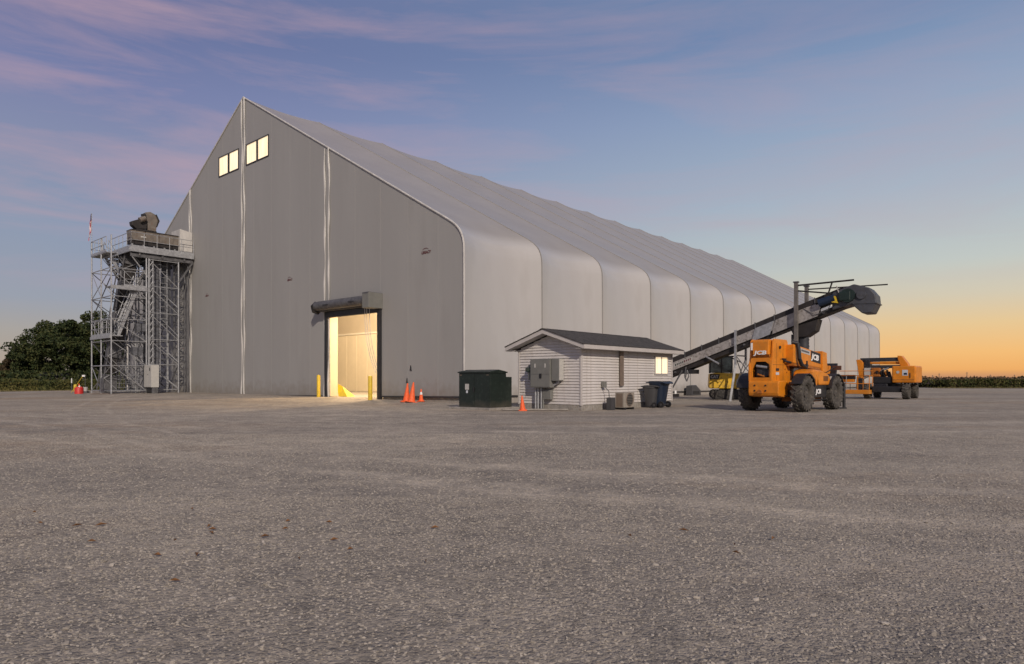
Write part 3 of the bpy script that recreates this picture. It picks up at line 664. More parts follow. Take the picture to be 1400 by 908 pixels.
for x, y in ((-.012, -.012), (SHL - .07, -.012), (-.012, SHW - .07)): MB().b2((x, y, .2), (x + .085, y + .085, WH)).build('corner_trim', 'trim', shed, bevel=.006)
OH = .40; ZE = 2.60; RS = .333; ZR = ZE + (SHW / 2 + OH) * RS
def slab(sgn):
    e, c = (-OH, SHW / 2) if sgn < 0 else (SHW + OH, SHW / 2)
    return MB().prism([(e, ZE), (c, ZR), (c, ZR - .035), (e, ZE - .035)], -OH - .03, SHL + OH + .03, 'x')
for s in (-1, 1):
    slab(s).build('roof_slope', 'shingle', shed)
    e = -OH if s < 0 else SHW + OH
    MB().prism([(e, ZE - .037), (e, ZE - .19), (e + .03 * (1 if s < 0 else -1), ZE - .19), (e + .03 * (1 if s < 0 else -1), ZE - .032)], -OH, SHL + OH, 'x').build('fascia', 'trim', shed)
    y0, y1 = (-OH + .03, .02) if s < 0 else (SHW - .02, SHW + OH - .03)
    MB().b2((-OH + .03, y0, ZE - .187), (SHL + OH - .03, y1, ZE - .172)).build('soffit', 'soffit', shed)
    for x in (-OH - .001, SHL + OH - .03):   # rake boards
        MB().prism([(e, ZE - .037), (SHW / 2, ZR - .037), (SHW / 2, ZR - .20), (e, ZE - .195)], x, x + .031, 'x').build('rake_board', 'trim', shed)
    MB().prism([(e + .03 * (1 if s < 0 else -1), ZE - .18), (SHW / 2, ZR - .19), (SHW / 2, ZR - .205), (e + .03 * (1 if s < 0 else -1), ZE - .2)], -OH + .03, 0.03, 'x').build('soffit', 'soffit', shed)
MB().prism([(SHW / 2 - .15, ZR - .045), (SHW / 2, ZR + .012), (SHW / 2 + .15, ZR - .045), (SHW / 2, ZR - .01)], -OH - .04, SHL + OH + .04, 'x').build('ridge_cap', 'shingle', shed)
# window in the long side
wf = MB()
wx0, wx1, wz0, wz1 = 5.80, 6.92, 1.50, 2.24
for a, b in (((wx0 - .06, wz0 - .06), (wx1 + .06, wz0)), ((wx0 - .06, wz1), (wx1 + .06, wz1 + .05)), ((wx0 - .06, wz0), (wx0, wz1)), ((wx1, wz0), (wx1 + .06, wz1)), (((wx0 + wx1) / 2 - .03, wz0), ((wx0 + wx1) / 2 + .03, wz1))):
    wf.b2((a[0], -.035, a[1]), (b[0], .05, b[1]))
wo_ = wf.build('window', 'trim', shed)
c_ = (wx0 + wx1) / 2
for a, b in ((wx0, c_ - .03), (c_ + .03, wx1)): MB().b2((a, -.012, wz0), (b, .02, wz1)).build('pane', 'lit', wo_)
MB().b2((2.72, -.09, .95), (2.98, -.03, 2.40)).build('line_cover', 'brown', shed, bevel=.01)

# cabinets and conduits on the shed gable
t = thing('electrical_cabinet', 'grey green electrical cabinets with meter and conduits on the shed gable', 'electrical cabinet', W(-1.69, -8.13), BA)
MB().b2((-.36, 1.26, .90), (-.02, 2.28, 2.06)).build('main_cabinet', 'cab_grey', t, bevel=.012)
MB().b2((-.372, 1.29, 1.44), (-.36, 2.25, 2.03)).build('door', 'cab_grey', t, bevel=.004)
MB().b2((-.370, 1.29, .93), (-.36, 2.25, 1.42)).build('door', 'cab_grey', t, bevel=.004)
for y in (1.50, 2.02): MB().b2((-.386, y - .03, 1.70), (-.372, y + .03, 1.86)).build('data_plate', 'cab_light', t)
MB().b2((-.40, 1.68, 1.28), (-.37, 1.78, 1.46)).build('handle', 'black', t)
MB().b2((-.30, .86, 1.17), (-.02, 1.24, 2.06)).build('side_cabinet', 'cab_grey', t, bevel=.01)
MB().b2((-.295, .84, 1.20), (-.02, .86, 2.03)).build('cabinet_edge', 'cab_light', t)
MB().b2((-.24, 2.30, 1.20), (-.02, 2.50, 1.80)).build('meter_box', 'cab_grey', t, bevel=.01)
MB().tube((-.24, 2.42, 1.62), (-.38, 2.42, 1.62), .10, 16).build('meter', 'glass', t, smooth=True)
MB().b2((-.2, 1.36, .42), (-.02, 1.72, .80)).build('junction_box', 'cab_grey', t, bevel=.01)
for y in (2.16, 2.02, 1.86, 1.76): MB().tube((-.16, y, -.05), (-.16, y, .92), .038, 10).build('conduit', 'galv' if y > 1.8 else 'cab_grey', t, smooth=True)
for y in (1.05, .98): MB().path([(-.14, y, 1.18), (-.14, y + .05, 1.08), (-.14, y + .2, 1.02), (-.14, y + .3, .95)], .03, 8).build('conduit', 'galv', t, smooth=True)
# air conditioner, disconnect, small box, pipe riser
t = thing('air_conditioner', 'beige outdoor air conditioning unit at the foot of the shed wall', 'air conditioner', W(-1.69 + 1.72, -8.13 - .75), BA)
MB().b2((.18, 0, .08), (1.0, .42, .70)).build('casing', 'beige', t, bevel=.02)
MB().lathe([(.24, -.01), (.25, -.02), (.27, -.02), (.28, 0)], 'y', (.62, 0, .40), 24).build('fan_ring', 'brown', t, smooth=True)
MB().tube((.62, -.006, .40), (.62, .002, .40), .24, 24).build('fan_opening', 'black', t)
for k in range(7): z = .2 + k * .066; w_ = math.sqrt(max(0, .0576 - (z - .4) ** 2)); MB().b2((.62 - w_, -.018, z), (.62 + w_, -.010, z + .012)).build('grille_bar', 'beige', t)
MB().b2((.175, .06, .12), (.18, .36, .66)).build('side_louvre', 'brown', t)
for x in (.28, .88): MB().b2((x - .04, -.03, 0), (x + .04, .45, .09)).build('foot', 'black', t)
t = thing('meter_pedestal', 'small dark grey box with a riser to a disconnect switch beside the air conditioner', 'electrical box', W(-1.69 + 1.30, -8.13 - .55), BA)
MB().b2((0, 0, 0), (.26, .25, .50)).build('box', 'bin_grey', t, bevel=.01)
MB().path([(.14, .2, .45), (.14, .22, .75), (.12, .42, .95)], .018, 6).build('riser', 'galv_dark', t)
MB().b2((.06, .38, .90), (.24, .52, 1.15)).build('switch_box', 'cab_grey', t, bevel=.01)
# wheeled bins
def bin_(p, rz, m, lab, sc=1):
    t = thing('wheeled_bin', lab, 'trash bin', p, rz, 'wheeled bins by the shed'); t.scale = (sc,) * 3
    mb = MB(); lv_ = [(.06, .24, .26), (.30, .27, .29), (.55, .30, .32), (.92, .345, .37), (.94, .375, .40), (1.0, .375, .40)]
    v = []
    for z, a, b in lv_:
        cx = .03 * z
        for i in range(16):
            q = 2 * math.pi * i / 16; e = 3.2; cs, sn = math.cos(q), math.sin(q)
            v.append((cx + a * abs(cs) ** (2 / e) * math.copysign(1, cs), b * abs(sn) ** (2 / e) * math.copysign(1, sn), z))
    f = [(j * 16 + i, j * 16 + (i + 1) % 16, (j + 1) * 16 + (i + 1) % 16, (j + 1) * 16 + i) for j in range(5) for i in range(16)] + [tuple(range(15, -1, -1))]
    mb.add(v, f).build('body', m, t, smooth=True)
    MB().prism([(-.40, 1.0), (-.38, 1.04), (-.15, 1.085), (.25, 1.085), (.42, 1.05), (.46, 1.0)], -.405, .405).build('lid', m, t, bevel=.02)
    MB().tube((.47, -.32, .99), (.47, .32, .99), .018, 8).build('handle', m, t)
    for y in (-.3, .3):
        w = MB().tube((.27, y - .035, .13), (.27, y + .035, .13), .13, 18).build('wheel', 'black', t, smooth=True)
        MB().tube((.27, y - .045, .13), (.27, y + .045, .13), .05, 10).build('hub', 'bin_grey', w)
    MB().tube((.27, -.3, .13), (.27, .3, .13), .014, 6).build('axle', 'galv_dark', t)
    MB().b2((-.36, -.16, .72), (-.31, .16, .80)).build('grip', m, t)
    return t
bin_(W(-1.69 + 4.92, -8.13 - .66), BA + R(-90), 'navy', 'dark navy wheeled bin with domed lid, right of the pair by the shed', 1.06)
bin_(W(-1.69 + 4.58, -8.13 - .48), BA + R(-82), 'bin_grey', 'charcoal grey wheeled bin, the lower one tucked left of the navy bin', .90)

# ------------------------------------------------------------------ inclined belt conveyor
CD = Vector((.777, -.629, 0)); CN = Vector((.629, .777, 0)); C0 = Vector((3.9, 44.4, 0)); CA = math.atan2(CD.y, CD.x)
SLOPE = .366
conv = thing('belt_conveyor', 'long inclined belt conveyor with dark cover and grey discharge hood', 'conveyor', C0, CA)
def cz(t, dh): return SLOPE * t - .28 + dh          # local: x=t, y=+ is the far side (CN), z
for nm, m, a, b, y0, y1, t0, t1 in (('belt_cover', 'steel_dark', -.30, 0, -.48, .48, 1.6, 16.9), ('side_beam', 'steel', -.78, -.31, -.52, -.44, 1.4, 15.6), ('side_beam', 'steel', -.78, -.31, .44, .52, 1.4, 15.6), ('return_pan', 'steel_dark', -1.05, -.79, -.40, .40, 1.6, 16.9), ('belt', 'rubber', -.5, -.40, -.42, .42, 1.5, 17.2)):
    MB().prism([(t0, cz(t0, a)), (t1, cz(t1, a)), (t1, cz(t1, b)), (t0, cz(t0, b))], y0, y1).build(nm, m, conv)
MB().prism([(13.4, cz(13.4, -.98)), (15.7, cz(15.7, -.98)), (15.9, cz(15.9, -.42)), (15.2, cz(15.2, -.30)), (13.6, cz(13.6, -.29))], -.56, -.53).build('patch_plate', 'steel', conv)
MB().prism([(12.3, cz(12.3, -.95)), (13.3, cz(13.3, -.95)), (13.5, cz(13.5, -.29)), (12.5, cz(12.5, -.29))], -.57, -.53).build('splice_plate', 'galv', conv, bevel=.01)
for k in range(14):
    t = 2.3 + k * 1.02; MB().bar((t, -.50, cz(t, -.32)), (t - .02, -.50, cz(t, .04)), .05, .05).build('cover_bracket', 'galv_dark', conv)
    if k % 2: MB().tube((t + .4, -.53, cz(t + .4, -.93)), (t + .4, .5, cz(t + .4, -.93)), .05, 10).build('roller', 'galv_dark', conv, smooth=True)
for k in range(9): t = 3 + k * 1.35; MB().box((t, -.527, cz(t, -.55)), (.05, .02, .42), (0, -math.atan(SLOPE), 0)).build('beam_stiffener', 'steel', conv)
# small faded banner on the beam
MB().prism([(7.72, cz(7.72, -.62)), (8.9, cz(8.9, -.62)), (8.9, cz(8.9, -.42)), (7.72, cz(7.72, -.42))], -.536, -.528).build('banner', 'cab_light', conv)
for k in range(9): t = 7.8 + k * .115; MB().prism([(t, cz(t, -.58)), (t + .07, cz(t + .07, -.58)), (t + .07, cz(t + .07, -.46)), (t, cz(t, -.46))], -.540, -.536).build('banner_mark', 'logo' if k > 4 else 'ink', conv)
hd = [(16.4, 5.62), (17.4, 5.98), (18.1, 5.74), (18.37, 5.38), (18.41, 4.96), (18.2, 4.50), (17.77, 4.50), (17.3, 4.98), (16.4, 4.75)]
MB().prism(hd, -.62, .62).build('discharge_hood', 'hood', conv, bevel=.05)
MB().prism([(17.35, 4.99), (18.44, 4.94), (18.44, 4.99), (17.35, 5.04)], -.65, .65).build('hood_flange', 'hood', conv)
MB().tube((17.15, -.64, 5.42), (17.15, -.82, 5.42), .34, 20).build('head_pulley_guard', 'motor_green', conv, smooth=True)
MB().tube((17.75, -.63, 5.42), (17.75, -.70, 5.42), .22, 20).build('head_bearing', 'hood', conv, smooth=True)
MB().b2((16.75, -.85, 5.15), (17.3, -.64, 5.62)).build('gearbox', 'motor_green', conv, bevel=.05)
MB().tube((15.8, -.70, 5.12), (16.55, -.70, 5.34), .20, 16).build('motor', 'motor_blue', conv, smooth=True)
MB().prism([(16.42, 5.12), (16.72, 5.06), (16.60, 5.42), (16.36, 5.44)], -.82, -.60).build('coupling_guard', 'bollard', conv)
MB().bar((16.75, -.66, 5.55), (16.62, -.66, 5.95), .05, .04).build('hood_lever', 'cab_light', conv)
MB().path([(15.0, -.56, 4.9), (15.6, -.62, 4.55), (16.2, -.66, 4.75), (16.4, -.7, 5.1)], .02, 6).build('cable', 'galv_dark', conv)
# drop chute and rubber sock
MB().prism([(14.3, 3.95), (15.7, 4.35), (15.55, 3.75), (15.1, 3.45), (14.5, 3.45)], -.42, .42).build('chute_hopper', 'steel_dark', conv, bevel=.02)
pr = []
for k in range(15): z = 3.5 - k * .18; pr += [(.29 + .012 * (k % 2), z), (.275, z - .09)]
MB().lathe(pr, c=(14.85, 0, 0), n=22).build('drop_sock', 'sock', conv, smooth=True)
MB().lathe([(.31, 2.62), (.33, 2.62), (.33, 2.70), (.31, 2.70)], c=(14.85, 0, 0), n=22, close=True).build('sock_ring', 'galv', conv)
MB().tube((14.4, -.25, 3.6), (14.42, -.28, 1.3), .09, 10).build('side_pipe', 'black', conv, smooth=True)
# masts and arms
for y, h, lab in ((-.78, 6.27, 'mast'), (1.15, 6.27, 'mast')):
    m_ = MB().b2((14.62, y - .09, 0), (14.80, y + .09, h)).build('mast', 'mast_steel', conv, bevel=.01)
    MB().b2((14.58, y - .12, h), (14.84, y + .12, h + .06)).build('mast_cap', 'galv_dark', m_)
    MB().b2((14.45, y - .25, 0), (14.97, y + .25, .03)).build('base_plate', 'steel_dark', m_)
MB().tube((14.72, -.78, 6.12), (17.45, -.78, 6.16), .045, 8).build('top_arm', 'steel_dark', conv)
MB().tube((14.72, 1.15, 6.12), (18.6, 1.2, 6.05), .035, 8).build('top_arm', 'steel_dark', conv)
MB().tube((14.72, -.78, 5.85), (16.3, -.70, 5.60), .04, 8).build('arm_brace', 'steel_dark', conv)
MB().tube((16.25, -.72, 5.58), (16.45, -.78, 6.14), .04, 8).build('arm_brace', 'steel_dark', conv)
# middle trestle
for y in (-.62, 1.0):
    MB().bar((11.45, y, 2.0), (11.45, y, 3.95), .11, .11).build('trestle_post', 'galv', conv)
    MB().bar((11.45, y, 2.05), (11.2, y - .15, 0), .11, .11).build('trestle_leg', 'galv', conv)
MB().bar((11.45, -.62, 2.55), (11.45, 1.0, 2.55), .07, .07).build('trestle_rail', 'galv_dark', conv)
MB().bar((11.45, -.62, 2.5), (11.45, 1.0, .9), .04, .04).build('trestle_brace', 'galv_dark', conv); MB().bar((11.47, -.62, .9), (11.47, 1.0, 2.5), .04, .04).build('trestle_brace', 'galv_dark', conv)
MB().bar((11.5, -.62, 2.5), (12.6, -.62, 1.1), .04, .04).build('trestle_brace', 'galv_dark', conv); MB().bar((11.5, -.64, 1.1), (12.6, -.64, 2.6), .04, .04).build('trestle_brace', 'galv_dark', conv)
MB().bar((12.6, -.62, .9), (12.6, -.62, 3.4), .06, .06).build('trestle_post', 'galv_dark', conv)
MB().tube((8.25, -.5, cz(8.25, -1.0)), (7.2, -.5, .0), .05, 8).build('strut', 'galv_dark', conv)
MB().tube((9.7, -.5, cz(9.7, -.75)), (10.6, -.9, 2.1), .05, 8).build('strut', 'galv', conv)
MB().tube((10.5, .5, cz(10.5, -.95)), (11.3, .6, 2.2), .035, 8).build('strut', 'galv_dark', conv)
MB().path([(8.5, -.54, 1.95), (8.42, -.56, 1.4), (8.55, -.56, 1.1), (8.68, -.56, 1.4), (8.58, -.56, 1.75), (8.48, -.57, 1.3), (8.58, -.57, 1.15)], .035, 6).build('hose_coil', 'galv_dark', conv, smooth=True)
MB().b2((8.2, -.5, cz(8.4, -1.25)), (8.9, .4, cz(8.4, -1.0))).build('motor_tray', 'black', conv)
# things lying, and an added shadow block, against the wall behind the conveyor
tag(MB().bar((9.9, 47.0, .10), (11.6, 46.0, .10), .25, .20).build('steel_beam', 'steel_dark'), 'rusty dark steel beam on the gravel behind the shed', 'beam')
t = thing('shadow_block', 'small slate grey sloped block added to stand for a shadow on the hall wall', 'shadow block', W(23.0, -.75), BA)  # solid dark shape added in place of a shadow on the wall
MB().prism([(0, 0), (1.55, 0), (1.5, .38), (.75, .78), (.1, .72)], 0, .5).build('shadow_block_body', 'bin_grey', t, bevel=.02)
MB().b2((.2, -.01, .1), (1.3, 0, .34)).build('shadow_block_face', 'black', t)
tag(MB().b2((11.55, 46.9, 0), (11.67, 47.02, .42)).build('marker_post', 'white'), 'short white marker post by the hall wall behind the shed', 'post')

# ------------------------------------------------------------------ wheels
def wheel(parent, x, y, R_, w, lugs=20, dusty=True, side=1, steer=0):
    h = bpy.data.objects.new('wheel', None); COL.objects.link(h); h.parent = parent; h.location = (x, y, R_); h.rotation_euler = (0, 0, steer)
    rr = R_ * .55; k = R_ * .93
    prof = [(rr, -w * .36), (rr * 1.1, -w * .46), (k * .80, -w * .5), (k * .95, -w * .46), (k, -w * .32), (k, w * .32), (k * .95, w * .46), (k * .80, w * .5), (rr * 1.1, w * .46), (rr, w * .36)]
    mb = MB().lathe(prof, 'y', n=36, close=True)
    for i in range(lugs):
        for s in (-1, 1):
            a = 2 * math.pi * (i + (.5 if s > 0 else 0)) / lugs; c, q = math.cos(a), math.sin(a); da = .13 * s * 0 + .26
            c2, q2 = math.cos(a + da), math.sin(a + da); t_ = R_ * .07
            def P(r, cc, qq, y_, off): return (r * cc - off * qq, y_, r * qq + off * cc)
            v = [P(k * .97, c2, q2, -.01 * s, -t_ * .5), P(k * .97, c2, q2, -.01 * s, t_ * .5), P(R_, c2, q2, -.01 * s, t_ * .4), P(R_, c2, q2, -.01 * s, -t_ * .4),
                 P(k * .86, c, q, s * w * .5, -t_ * .7), P(k * .86, c, q, s * w * .5, t_ * .7), P(R_ * .985, c, q, s * w * .49, t_ * .6), P(R_ * .985, c, q, s * w * .49, -t_ * .6)]
            mb.add(v, [(0, 1, 2, 3), (4, 7, 6, 5), (0, 4, 5, 1), (1, 5, 6, 2), (2, 6, 7, 3), (3, 7, 4, 0)])
    mb.build('tyre', 'tyre_dust' if dusty else 'rubber', h)
    s = -side
    MB().lathe([(rr * 1.0, s * w * .34), (rr * .92, s * w * .34), (rr * .85, s * w * .18), (rr * .35, s * w * .12), (rr * .33, s * w * .26), (.001, s * w * .28)], 'y', n=28).build('rim', 'tyre_dust' if dusty else 'black', h, smooth=True)
    bl_ = MB()
    for i in range(8): a = 2 * math.pi * i / 8; p = (rr * .58 * math.cos(a), s * w * .13, rr * .58 * math.sin(a)); bl_.tube(p, (p[0], p[1] + s * .04, p[2]), .022, 6)
    o = bl_.build('wheel_nuts', 'galv_dark', h); o['kind'] = 'stuff'
    return h

# ------------------------------------------------------------------ telehandler
th = thing('telehandler', 'orange telehandler with folded boom, seen from its rear right corner', 'telehandler', (10.22, 25.55, 0), R(45))
for x, y in ((0, -1.0), (0, 1.03), (3.0, -1.02), (3.0, 1.02)): wheel(th, x, y, .69, .41, side=(1 if y < 0 else -1), steer=R(0))
MB().b2((-.55, -.42, .62), (3.5, .42, 1.05)).build('chassis', 'orange_dark', th, bevel=.03)
MB().tube((0, -.8, .69), (0, .8, .69), .14, 12).build('axle', 'black', th); MB().tube((3.0, -.8, .69), (3.0, .8, .69), .14, 12).build('axle', 'orange_dark', th)
MB().prism([(-.98, .60), (-1.02, .72), (-1.02, 1.12), (-.95, 1.18), (-.2, 1.18), (-.2, .62), (-.5, .55)], -.52, .66).build('counterweight', 'orange', th, bevel=.04)
for y in (-.02, .40):
    for z in (.80, 1.0): MB().tube((-1.02, y, z), (-1.04, y, z), .035, 8).build('bolt', 'black', th)
MB().prism([(.08, .70), (.30, .70), (.28, .80), (.19, .86), (.10, .80)], -1.10, -1.02, 'x').build('tow_hitch', 'orange_dark', th, bevel=.01)
# rear tower: two side plates, engine bay opening, upper boom box
def plate(y0, y1): return MB().prism([(-.95, 1.16), (-.96, 1.75), (-.86, 2.05), (-.80, 2.68), (-.70, 2.76), (.38, 2.76), (.48, 2.66), (.46, 2.2), (.62, 1.9), (.75, 1.2), (.4, 1.0)], y0, y1)
plate(-.24, -.16).build('tower_plate', 'orange', th, bevel=.012); plate(.60, .68).build('tower_plate', 'orange', th, bevel=.012)
MB().prism([(-.94, 1.17), (-.95, 1.30), (-.9, 1.30), (-.9, 1.17)], -.16, .60).build('bay_sill', 'orange', th)
fr = MB()
for (y0, z0, y1, z1) in ((-.16, 1.22, -.11, 2.0), (.54, 1.22, .60, 2.0)): MB().b2((-.93, y0, z0), (-.86, y1, z1)).build('bay_frame', 'orange', th, bevel=.01)
MB().prism([(.54, 1.62), (.60, 2.05), (-.16, 2.05), (-.11, 1.80), (.02, 1.90), (.40, 1.90)], -.925, -.865, 'x').build('bay_frame', 'orange', th)
MB().b2((-.6, -.15, 1.18), (-.5, .59, 2.1)).build('engine_bulkhead', 'black', th)
MB().tube((-.82, .12, 1.5), (-.55, .12, 1.5), .20, 16).build('fan', 'engine', th, smooth=True); MB().b2((-.84, .22, 1.34), (-.6, .42, 1.66)).build('engine_block', 'engine', th, bevel=.03)
MB().tube((-.86, -.02, 1.68), (-.86, .40, 1.74), .05, 8).build('hose', 'galv', th, smooth=True); MB().tube((-.86, .1, 1.34), (-.86, .36, 1.42), .035, 8).build('hose', 'orange_dark', th)
MB().prism([(-1.0, 2.16), (-.98, 2.66), (-.90, 2.74), (.3, 2.74), (.3, 2.16)], -.12, .50).build('boom_rear_box', 'orange', th, bevel=.03)
MB().prism([(-.9, 2.06), (-1.0, 2.16), (.2, 2.16), (.2, 2.0)], -.14, .55).build('boom_skid', 'orange_dark', th)
MB().b2((-1.01, .50, 2.34), (-.9, .56, 2.62)).build('end_light', 'white', th)
text(th, 'JCB', .20, 'white', (-1.008, .42, 2.17), (R(90), 0, R(-90)), 'lettering', .004, 1.5, .15, .008)
MB().tube((-.3, -.25, 2.45), (-.3, -.29, 2.45), .06, 10).build('pivot_pin', 'black', th)
for x, z in ((-.62, 1.55), (-.62, 1.4)): MB().b2((x, -.246, z), (x + .28, -.24, z + .10)).build('sticker', 'sticker' if z < 1.5 else 'ink', th)
for x, z in ((.1, 1.9), (.2, 1.62), (-.2, 2.0), (.36, 1.5)): MB().tube((x, -.24, z), (x, -.26, z), .03, 8).build('bolt', 'orange_dark', th)
MB().b2((-.1, -.26, 1.98), (.5, -.24, 2.04)).build('slot', 'black', th)
# boom
bm0 = MB().prism([(.30, 1.86), (.30, 2.58), (3.5, 2.26), (3.5, 1.66)], -.55, -.02).build('boom', 'orange', th, bevel=.03)
MB().prism([(.30, 1.76), (.30, 1.88), (3.5, 1.68), (3.5, 1.58)], -.54, -.03).build('boom_wear_strip', 'orange_dark', th)
MB().prism([(3.10, 1.52), (3.06, 2.40), (3.56, 2.34), (3.60, 1.50)], -.61, .04).build('boom_collar', 'orange', th, bevel=.03)
MB().prism([(3.3, 1.62), (3.3, 2.16), (3.95, 2.08), (3.95, 1.58)], -.48, -.1).build('inner_boom', 'orange', th, bevel=.02)
an = math.atan2(-.32, 3.05)
MB().prism([(1.98, 1.97), (1.98, 2.385), (2.98, 2.285), (2.98, 1.86)], -.562, -.552).build('badge', 'ink', th)
text(th, 'JCB', .30, 'white', (2.02, -.566, 2.06), (R(90), -an * 1, 0), 'lettering', .004, 1.55, .15, .014)
MB().prism([(.9, 2.29), (.9, 2.46), (1.9, 2.355), (1.9, 2.185)], -.558, -.552).build('sticker', 'cab_light', th)
for k in range(8): x = 1.0 + k * .1; MB().prism([(x, 2.31 - .1 * (x - 1.2)), (x + .07, 2.31 - .1 * (x - 1.2)), (x + .07, 2.38 - .1 * (x - 1.2)), (x, 2.38 - .1 * (x - 1.2))], -.562, -.558).build('sticker_mark', 'motor_blue', th)
MB().path([(1.9, -.2, 2.42), (1.95, -.2, 2.52), (2.0, -.2, 2.4)], .03, 6).build('boom_lug', 'orange_dark', th)
# boom head and carriage in front
MB().prism([(3.7, 1.58), (3.7, 2.08), (4.05, 2.0), (4.45, 1.45), (4.5, 1.15), (4.25, 1.12), (3.95, 1.5)], -.42, -.12).build('boom_head', 'orange', th, bevel=.03)
MB().prism([(4.42, 1.10), (4.72, 1.92), (4.80, 1.90), (4.52, 1.05)], -.62, .5).build('fork_carriage', 'black', th, bevel=.01)
MB().prism([(4.25, 1.22), (4.50, 1.82), (4.62, 1.78), (4.40, 1.18)], -.40, -.05).build('carriage_plate', 'orange', th, bevel=.02)
# hose loop
hp = [(.36, -.45, 2.66), (.46, -.62, 2.62), (.48, -.66, 2.35), (.50, -.68, 2.02), (.66, -.7, 1.80), (1.0, -.7, 1.70), (1.35, -.62, 1.78)]
MB().path(hp, .075, 10).build('hose_loop', 'black', th, smooth=True); MB().path([(.0, -.28, 1.95), (.3, -.42, 1.88), (.6, -.46, 1.80), (.9, -.48, 1.72)], .045, 8).build('hose_loop', 'black', th, smooth=True)
# right side engine hood with fender shoulder
MB().prism([(.55, 1.30), (.60, 1.52), (.85, 1.62), (1.6, 1.58), (2.3, 1.42), (2.62, 1.22), (2.62, 1.0), (1.35, 1.0), (1.0, 1.36)], -1.12, -.40).build('engine_hood', 'orange', th, bevel=.06)
MB().b2((.7, -1.0, 1.2), (1.3, -.45, 1.5)).build('hood_underside', 'black', th)
MB().prism([(.80, .70), (1.1, 1.35), (1.6, 1.32), (1.6, .62)], -.95, -.42).build('engine_guard', 'black', th)
MB().b2((.98, -1.06, .52), (2.25, -.45, 1.02)).build('fuel_tank', 'black', th, bevel=.03)
text(th, 'JCB', .24, 'white', (1.12, -1.066, .68), (R(90), 0, 0), 'lettering', .004, 1.35, .15, .010)
MB().b2((1.2, -.8, .35), (2.4, .3, .62)).build('belly_pan', 'orange_dark', th)
MB().b2((1.1, -.98, .40), (2.5, -.90, .46)).build('step_rail', 'black', th)
def fender(x, y, r, w, a0, a1, m='black'):
    pts = [(x + (r) * math.cos(a), .69 + r * math.sin(a)) for a in np.linspace(R(a0), R(a1), 10)] + [(x + (r - .035) * math.cos(a), .69 + (r - .035) * math.sin(a)) for a in np.linspace(R(a1), R(a0), 10)]
    MB().prism(pts, y - w / 2, y + w / 2).build('fender', m, th, bevel=.01)
fender(0, -1.02, .765, .42, 25, 150); fender(3.0, -1.02, .77, .46, 20, 165); fender(3.0, 1.02, .80, .5, 15, 160); fender(0, 1.02, .8, .5, 30, 165)
MB().prism([(.45, 1.42), (.52, 1.52), (.78, 1.50), (1.0, 1.25), (.97, 1.0), (.88, 1.0), (.84, 1.2)], -1.16, -1.08).build('hood_edge', 'orange', th)
for x in (-.55, .02): MB().b2((x, -.244, 1.2), (x + .012, -.239, 2.6)).build('panel_gap', 'ink', th)
MB().b2((-.9, -.244, 1.78), (.5, -.239, 1.79)).build('panel_gap', 'ink', th)
for k in range(5): MB().path([(.75 + .06 * k, -.3 - .05 * k, 1.2), (.9 + .05 * k, -.35 - .05 * k, 1.55), (1.2 + .1 * k, -.4, 1.62)], .022, 6).build('hydraulic_hose', 'black', th, smooth=True)
MB().tube((.2, .05, 1.25), (1.7, -.1, 1.85), .08, 12).build('lift_cylinder', 'orange_dark', th, smooth=True); MB().tube((1.5, -.08, 1.77), (2.4, -.15, 1.95), .045, 10).build('cylinder_rod', 'galv', th, smooth=True)
for k in range(5): MB().b2((1.75 + k * .1, -1.128, 1.16), (1.80 + k * .1, -1.118, 1.36)).build('vent_slot', 'ink', th)
MB().tube((1.05, -.75, 1.55), (1.05, -.75, 1.95), .035, 8).build('exhaust', 'steel_dark', th, smooth=True)
# cab on the far side
MB().b2((.85, .28, 1.0), (2.15, 1.12, 1.62)).build('cab_body', 'orange', th, bevel=.04)
MB().b2((.90, .30, 1.63), (2.05, 1.08, 2.34)).build('cab_glass', 'glass', th, bevel=.03)
MB().b2((.85, .27, 2.35), (2.10, 1.12, 2.44)).build('cab_roof', 'black', th, bevel=.03)
# mirror
MB().path([(2.35, -1.0, 1.50), (2.62, -1.16, 1.66), (2.78, -1.22, 1.72)], .022, 6).build('mirror_arm', 'black', th)
MB().b2((2.80, -1.42, 1.60), (2.86, -1.08, 1.78)).build('mirror', 'mirror', th, bevel=.01)
MB().b2((2.45, -1.14, 1.12), (2.6, -1.10, 1.35)).build('headlight', 'cab_light', th)
for y in (-.5, .5): MB().prism([(4.52, 1.05), (4.60, 1.05), (4.60, .12), (4.52, .08)], y - .06, y + .06).build('fork', 'black', th)
# black steel stand in front of it
t = thing('fork_frame', 'low black steel fork frame on the gravel ahead of the telehandler', 'frame', (13.85, 27.6, 0), R(5))
MB().b2((0, 0, 0), (.08, .10, 1.08)).build('upright', 'black', t); MB().b2((-.62, 0, .98), (0, .08, 1.08)).build('top_bar', 'black', t); MB().b2((-.7, -.05, .0), (.1, .12, .06)).build('foot_bar', 'black', t)
MB().b2((-.62, 0, .06), (-.55, .08, .98)).build('upright', 'black', t); MB().b2((-.3, .02, .55), (0, .07, .62)).build('cross_bar', 'black', t)

